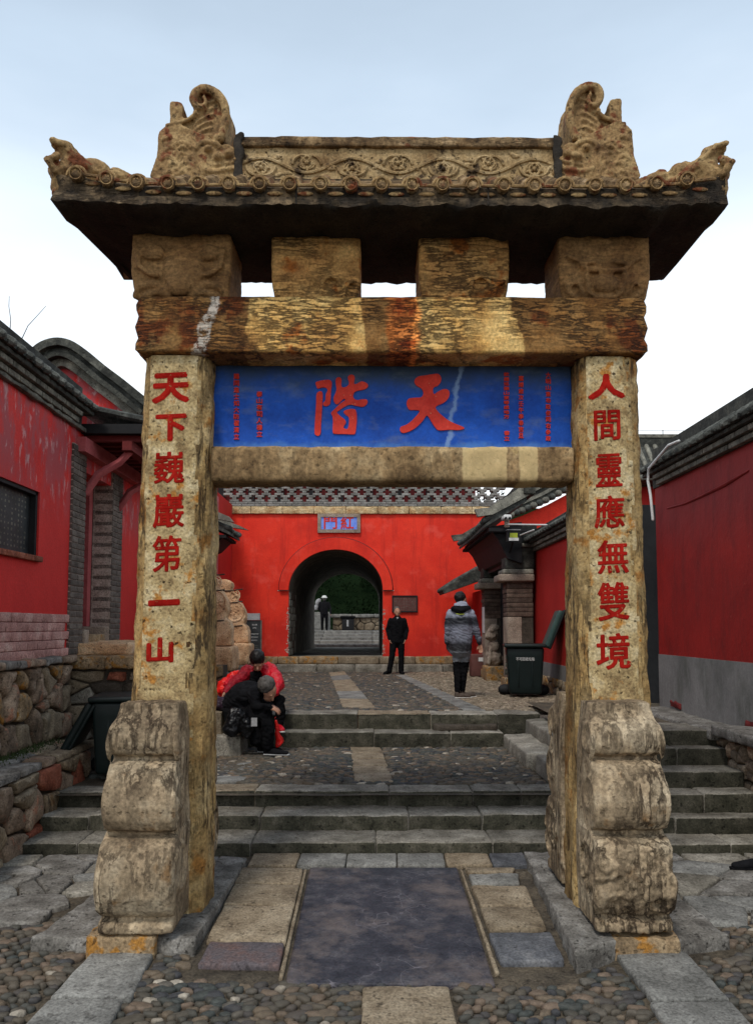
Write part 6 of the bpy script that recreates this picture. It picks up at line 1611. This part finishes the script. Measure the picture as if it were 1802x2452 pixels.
def bag(name, label, prims, m, vox=.012, amp=.012, seed=1, cat='bag', hd=None):
    e_ = empty(name, prims[0][0], label, cat)
    obj('body', remesh([ellip(c, r, rt_) for c, r, rt_ in prims], vox, amp, 12, seed, 2), m, e_)
    if hd: tb('strap', hd, .008, m, e_, 6)
    return e_
bag('red_bag', 'bright red bag behind the bowed person, left of the red jacket', [(C(300, 780, 10.55), (.12, .10, .12), (0, 0, 0)), (C(430, 640, 10.6), (.09, .07, .13), (0, .7, 0)), (C(260, 860, 10.5), (.10, .08, .08), (0, 0, 0))], M_redbag, amp=.02)
bag('purple_bag', 'crumpled dark purple bag lying on the stone block by the left post', [(C(260, 1110, 9.8), (.16, .12, .09), (0, .3, 0)), (C(140, 990, 9.85), (.11, .06, .035), (0, .5, 0)), (C(340, 1140, 9.7), (.08, .08, .06), (0, 0, 0))], paint('purple_bag_cloth', (.012, .006, .012), (.035, .014, .03), 8, rough=.5), amp=.02, seed=4)
b5 = bag('black_bag', 'shiny black bag with pale tag beside the seated person in black', [(C(470, 1400, 9.36), (.12, .09, .17), (0, .3, 0)), (C(400, 1540, 9.34), (.10, .09, .10), (0, 0, 0)), (C(620, 1400, 9.38), (.11, .08, .14), (0, -.3, 0)), (C(700, 1520, 9.38), (.08, .07, .14), (0, 0, 0))], paint('black_bag_plastic', (.004, .004, .005), (.009, .009, .010), 9, None, .9, .28), amp=.022, seed=6)
c5 = C(815, 1420, 9.22); bx('tag_plate', (c5.x-.035, c5.y, c5.z-.05), (c5.x+.035, c5.y+.012, c5.z+.05), M_metal, b5)
e_ = empty('red_carrier_bag', C(1240, 1880, 9.5), 'red carrier bag hanging beside the shoe of the seated person', 'bag')
me = remesh([prism([C(1185, 1340, 9.5), C(1215, 1420, 9.5), C(1260, 1640, 9.5), C(1335, 1790, 9.5), C(1250, 1880, 9.5), C(1190, 1890, 9.5)], (0, 1, 0), .13)], .012, .014, 9, 2, 4); obj('body', me, M_redbag, e_)

# 5. person beyond the tunnel
o = Vector((aY(776, 1509, 38.4).x, 38.4, 1.9))
e5 = empty('person', o, 'person in dark clothes and white hat seen from behind beyond the tunnel', 'person')
B = Body()
B.torso([Lp(0, 0, .8), Lp(0, 0, 1.1), Lp(0, 0, 1.35), Lp(0, 0, 1.44)], [(.19, .14), (.21, .14), (.21, .12), (.10, .08)], (1, 0, 0), M_clothb)
B.limb([Lp(-.2, 0, 1.37), Lp(-.28, 0, 1.1), Lp(-.2, .1, .95)], [.07, .06, .05], M_clothb); B.limb([Lp(.2, 0, 1.37), Lp(.3, 0, 1.1), Lp(.32, -.05, .85)], [.07, .06, .05], M_clothb)
B.hand(Lp(.32, -.05, .84), (0, 0, -1), (-1, 0, 0), M_skin); B.hand(Lp(-.2, .1, .94), (0, .3, -1), (1, 0, 0), M_skin)
B.limb([Lp(0, 0, 1.4), Lp(0, 0, 1.5)], [.06, .06], M_skin); B.head(Lp(0, 0, 1.58), (0, 1, 0), M_skin)
B.limb([Lp(-.1, 0, .84), Lp(-.1, 0, .45), Lp(-.1, 0, .08)], [.11, .08, .07], M_cloth); B.limb([Lp(.1, 0, .84), Lp(.12, 0, .45), Lp(.12, 0, .08)], [.11, .08, .07], M_cloth)
B.build('body', e5, .02, .01, 1, 6)
for s in (-.1, .12): shoe(e5, Lp(s, -.08, 0), (0, 1), M_cloth)
obj('hat', remesh([ellip(Lp(0, 0, 1.66), (.13, .13, .09)), ellip(Lp(0, 0, 1.63), (.17, .17, .025))], .015, .004, 9, 1, 1), M_white, e5)
obj('hair', remesh([ellip(Lp(0, -.03, 1.56), (.10, .09, .09))], .015, .004, 20, 1, 0), M_hairg, e5)
bag('white_sack', 'pale sack carried over the left shoulder of the far person', [(Lp(-.32, .12, 1.42), (.13, .12, .20), (0, .5, 0)), (Lp(-.40, .12, 1.15), (.12, .1, .16), (0, .2, 0))], M_metal, .02)

# 6. person leaving the frame on the right
fp = aZ(1775, 2092, zg(6.1)+.02); o = Vector((fp.x+.22, fp.y, fp.z))
e6 = empty('person', o, 'person in dark trousers walking in at the right edge, only the boots visible', 'person')
B = Body()
B.torso([Lp(.28, .0, .82), Lp(.29, 0, 1.1), Lp(.28, 0, 1.36), Lp(.28, 0, 1.44)], [(.19, .14), (.20, .15), (.21, .13), (.10, .08)], (0, 1, 0), M_cloth)
B.limb([Lp(.28, -.2, 1.38), Lp(.32, -.26, 1.1), Lp(.22, -.27, .9)], [.07, .06, .05], M_cloth); B.limb([Lp(.28, .2, 1.38), Lp(.32, .26, 1.1), Lp(.36, .27, .9)], [.07, .06, .05], M_cloth)
B.hand(Lp(.2, -.27, .88), (-.2, 0, -1), (0, 1, 0), M_skin); B.hand(Lp(.37, .27, .88), (0, 0, -1), (0, -1, 0), M_skin)
B.limb([Lp(.28, 0, 1.4), Lp(.27, 0, 1.5)], [.06, .06], M_skin); B.head(Lp(.26, 0, 1.58), (-1, 0, 0), M_skin)
B.limb([Lp(.28, .1, .86), Lp(.18, .1, .48), Lp(.0, .1, .10)], [.11, .085, .075], M_cloth); B.limb([Lp(.28, -.1, .86), Lp(.30, -.12, .48), Lp(.22, -.14, .08)], [.11, .085, .075], M_cloth)
B.build('body', e6, .014, .01, 2, 6)
hair(Lp(.27, 0, 1.58), (-1, 0, 0), M_hair, e6)
shoe(e6, Lp(.03, .1, .0), (-1, .0), M_clothb, M_cloth, .29); shoe(e6, Lp(.24, -.14, -.02), (-1, .0), M_clothb, M_cloth, .29)
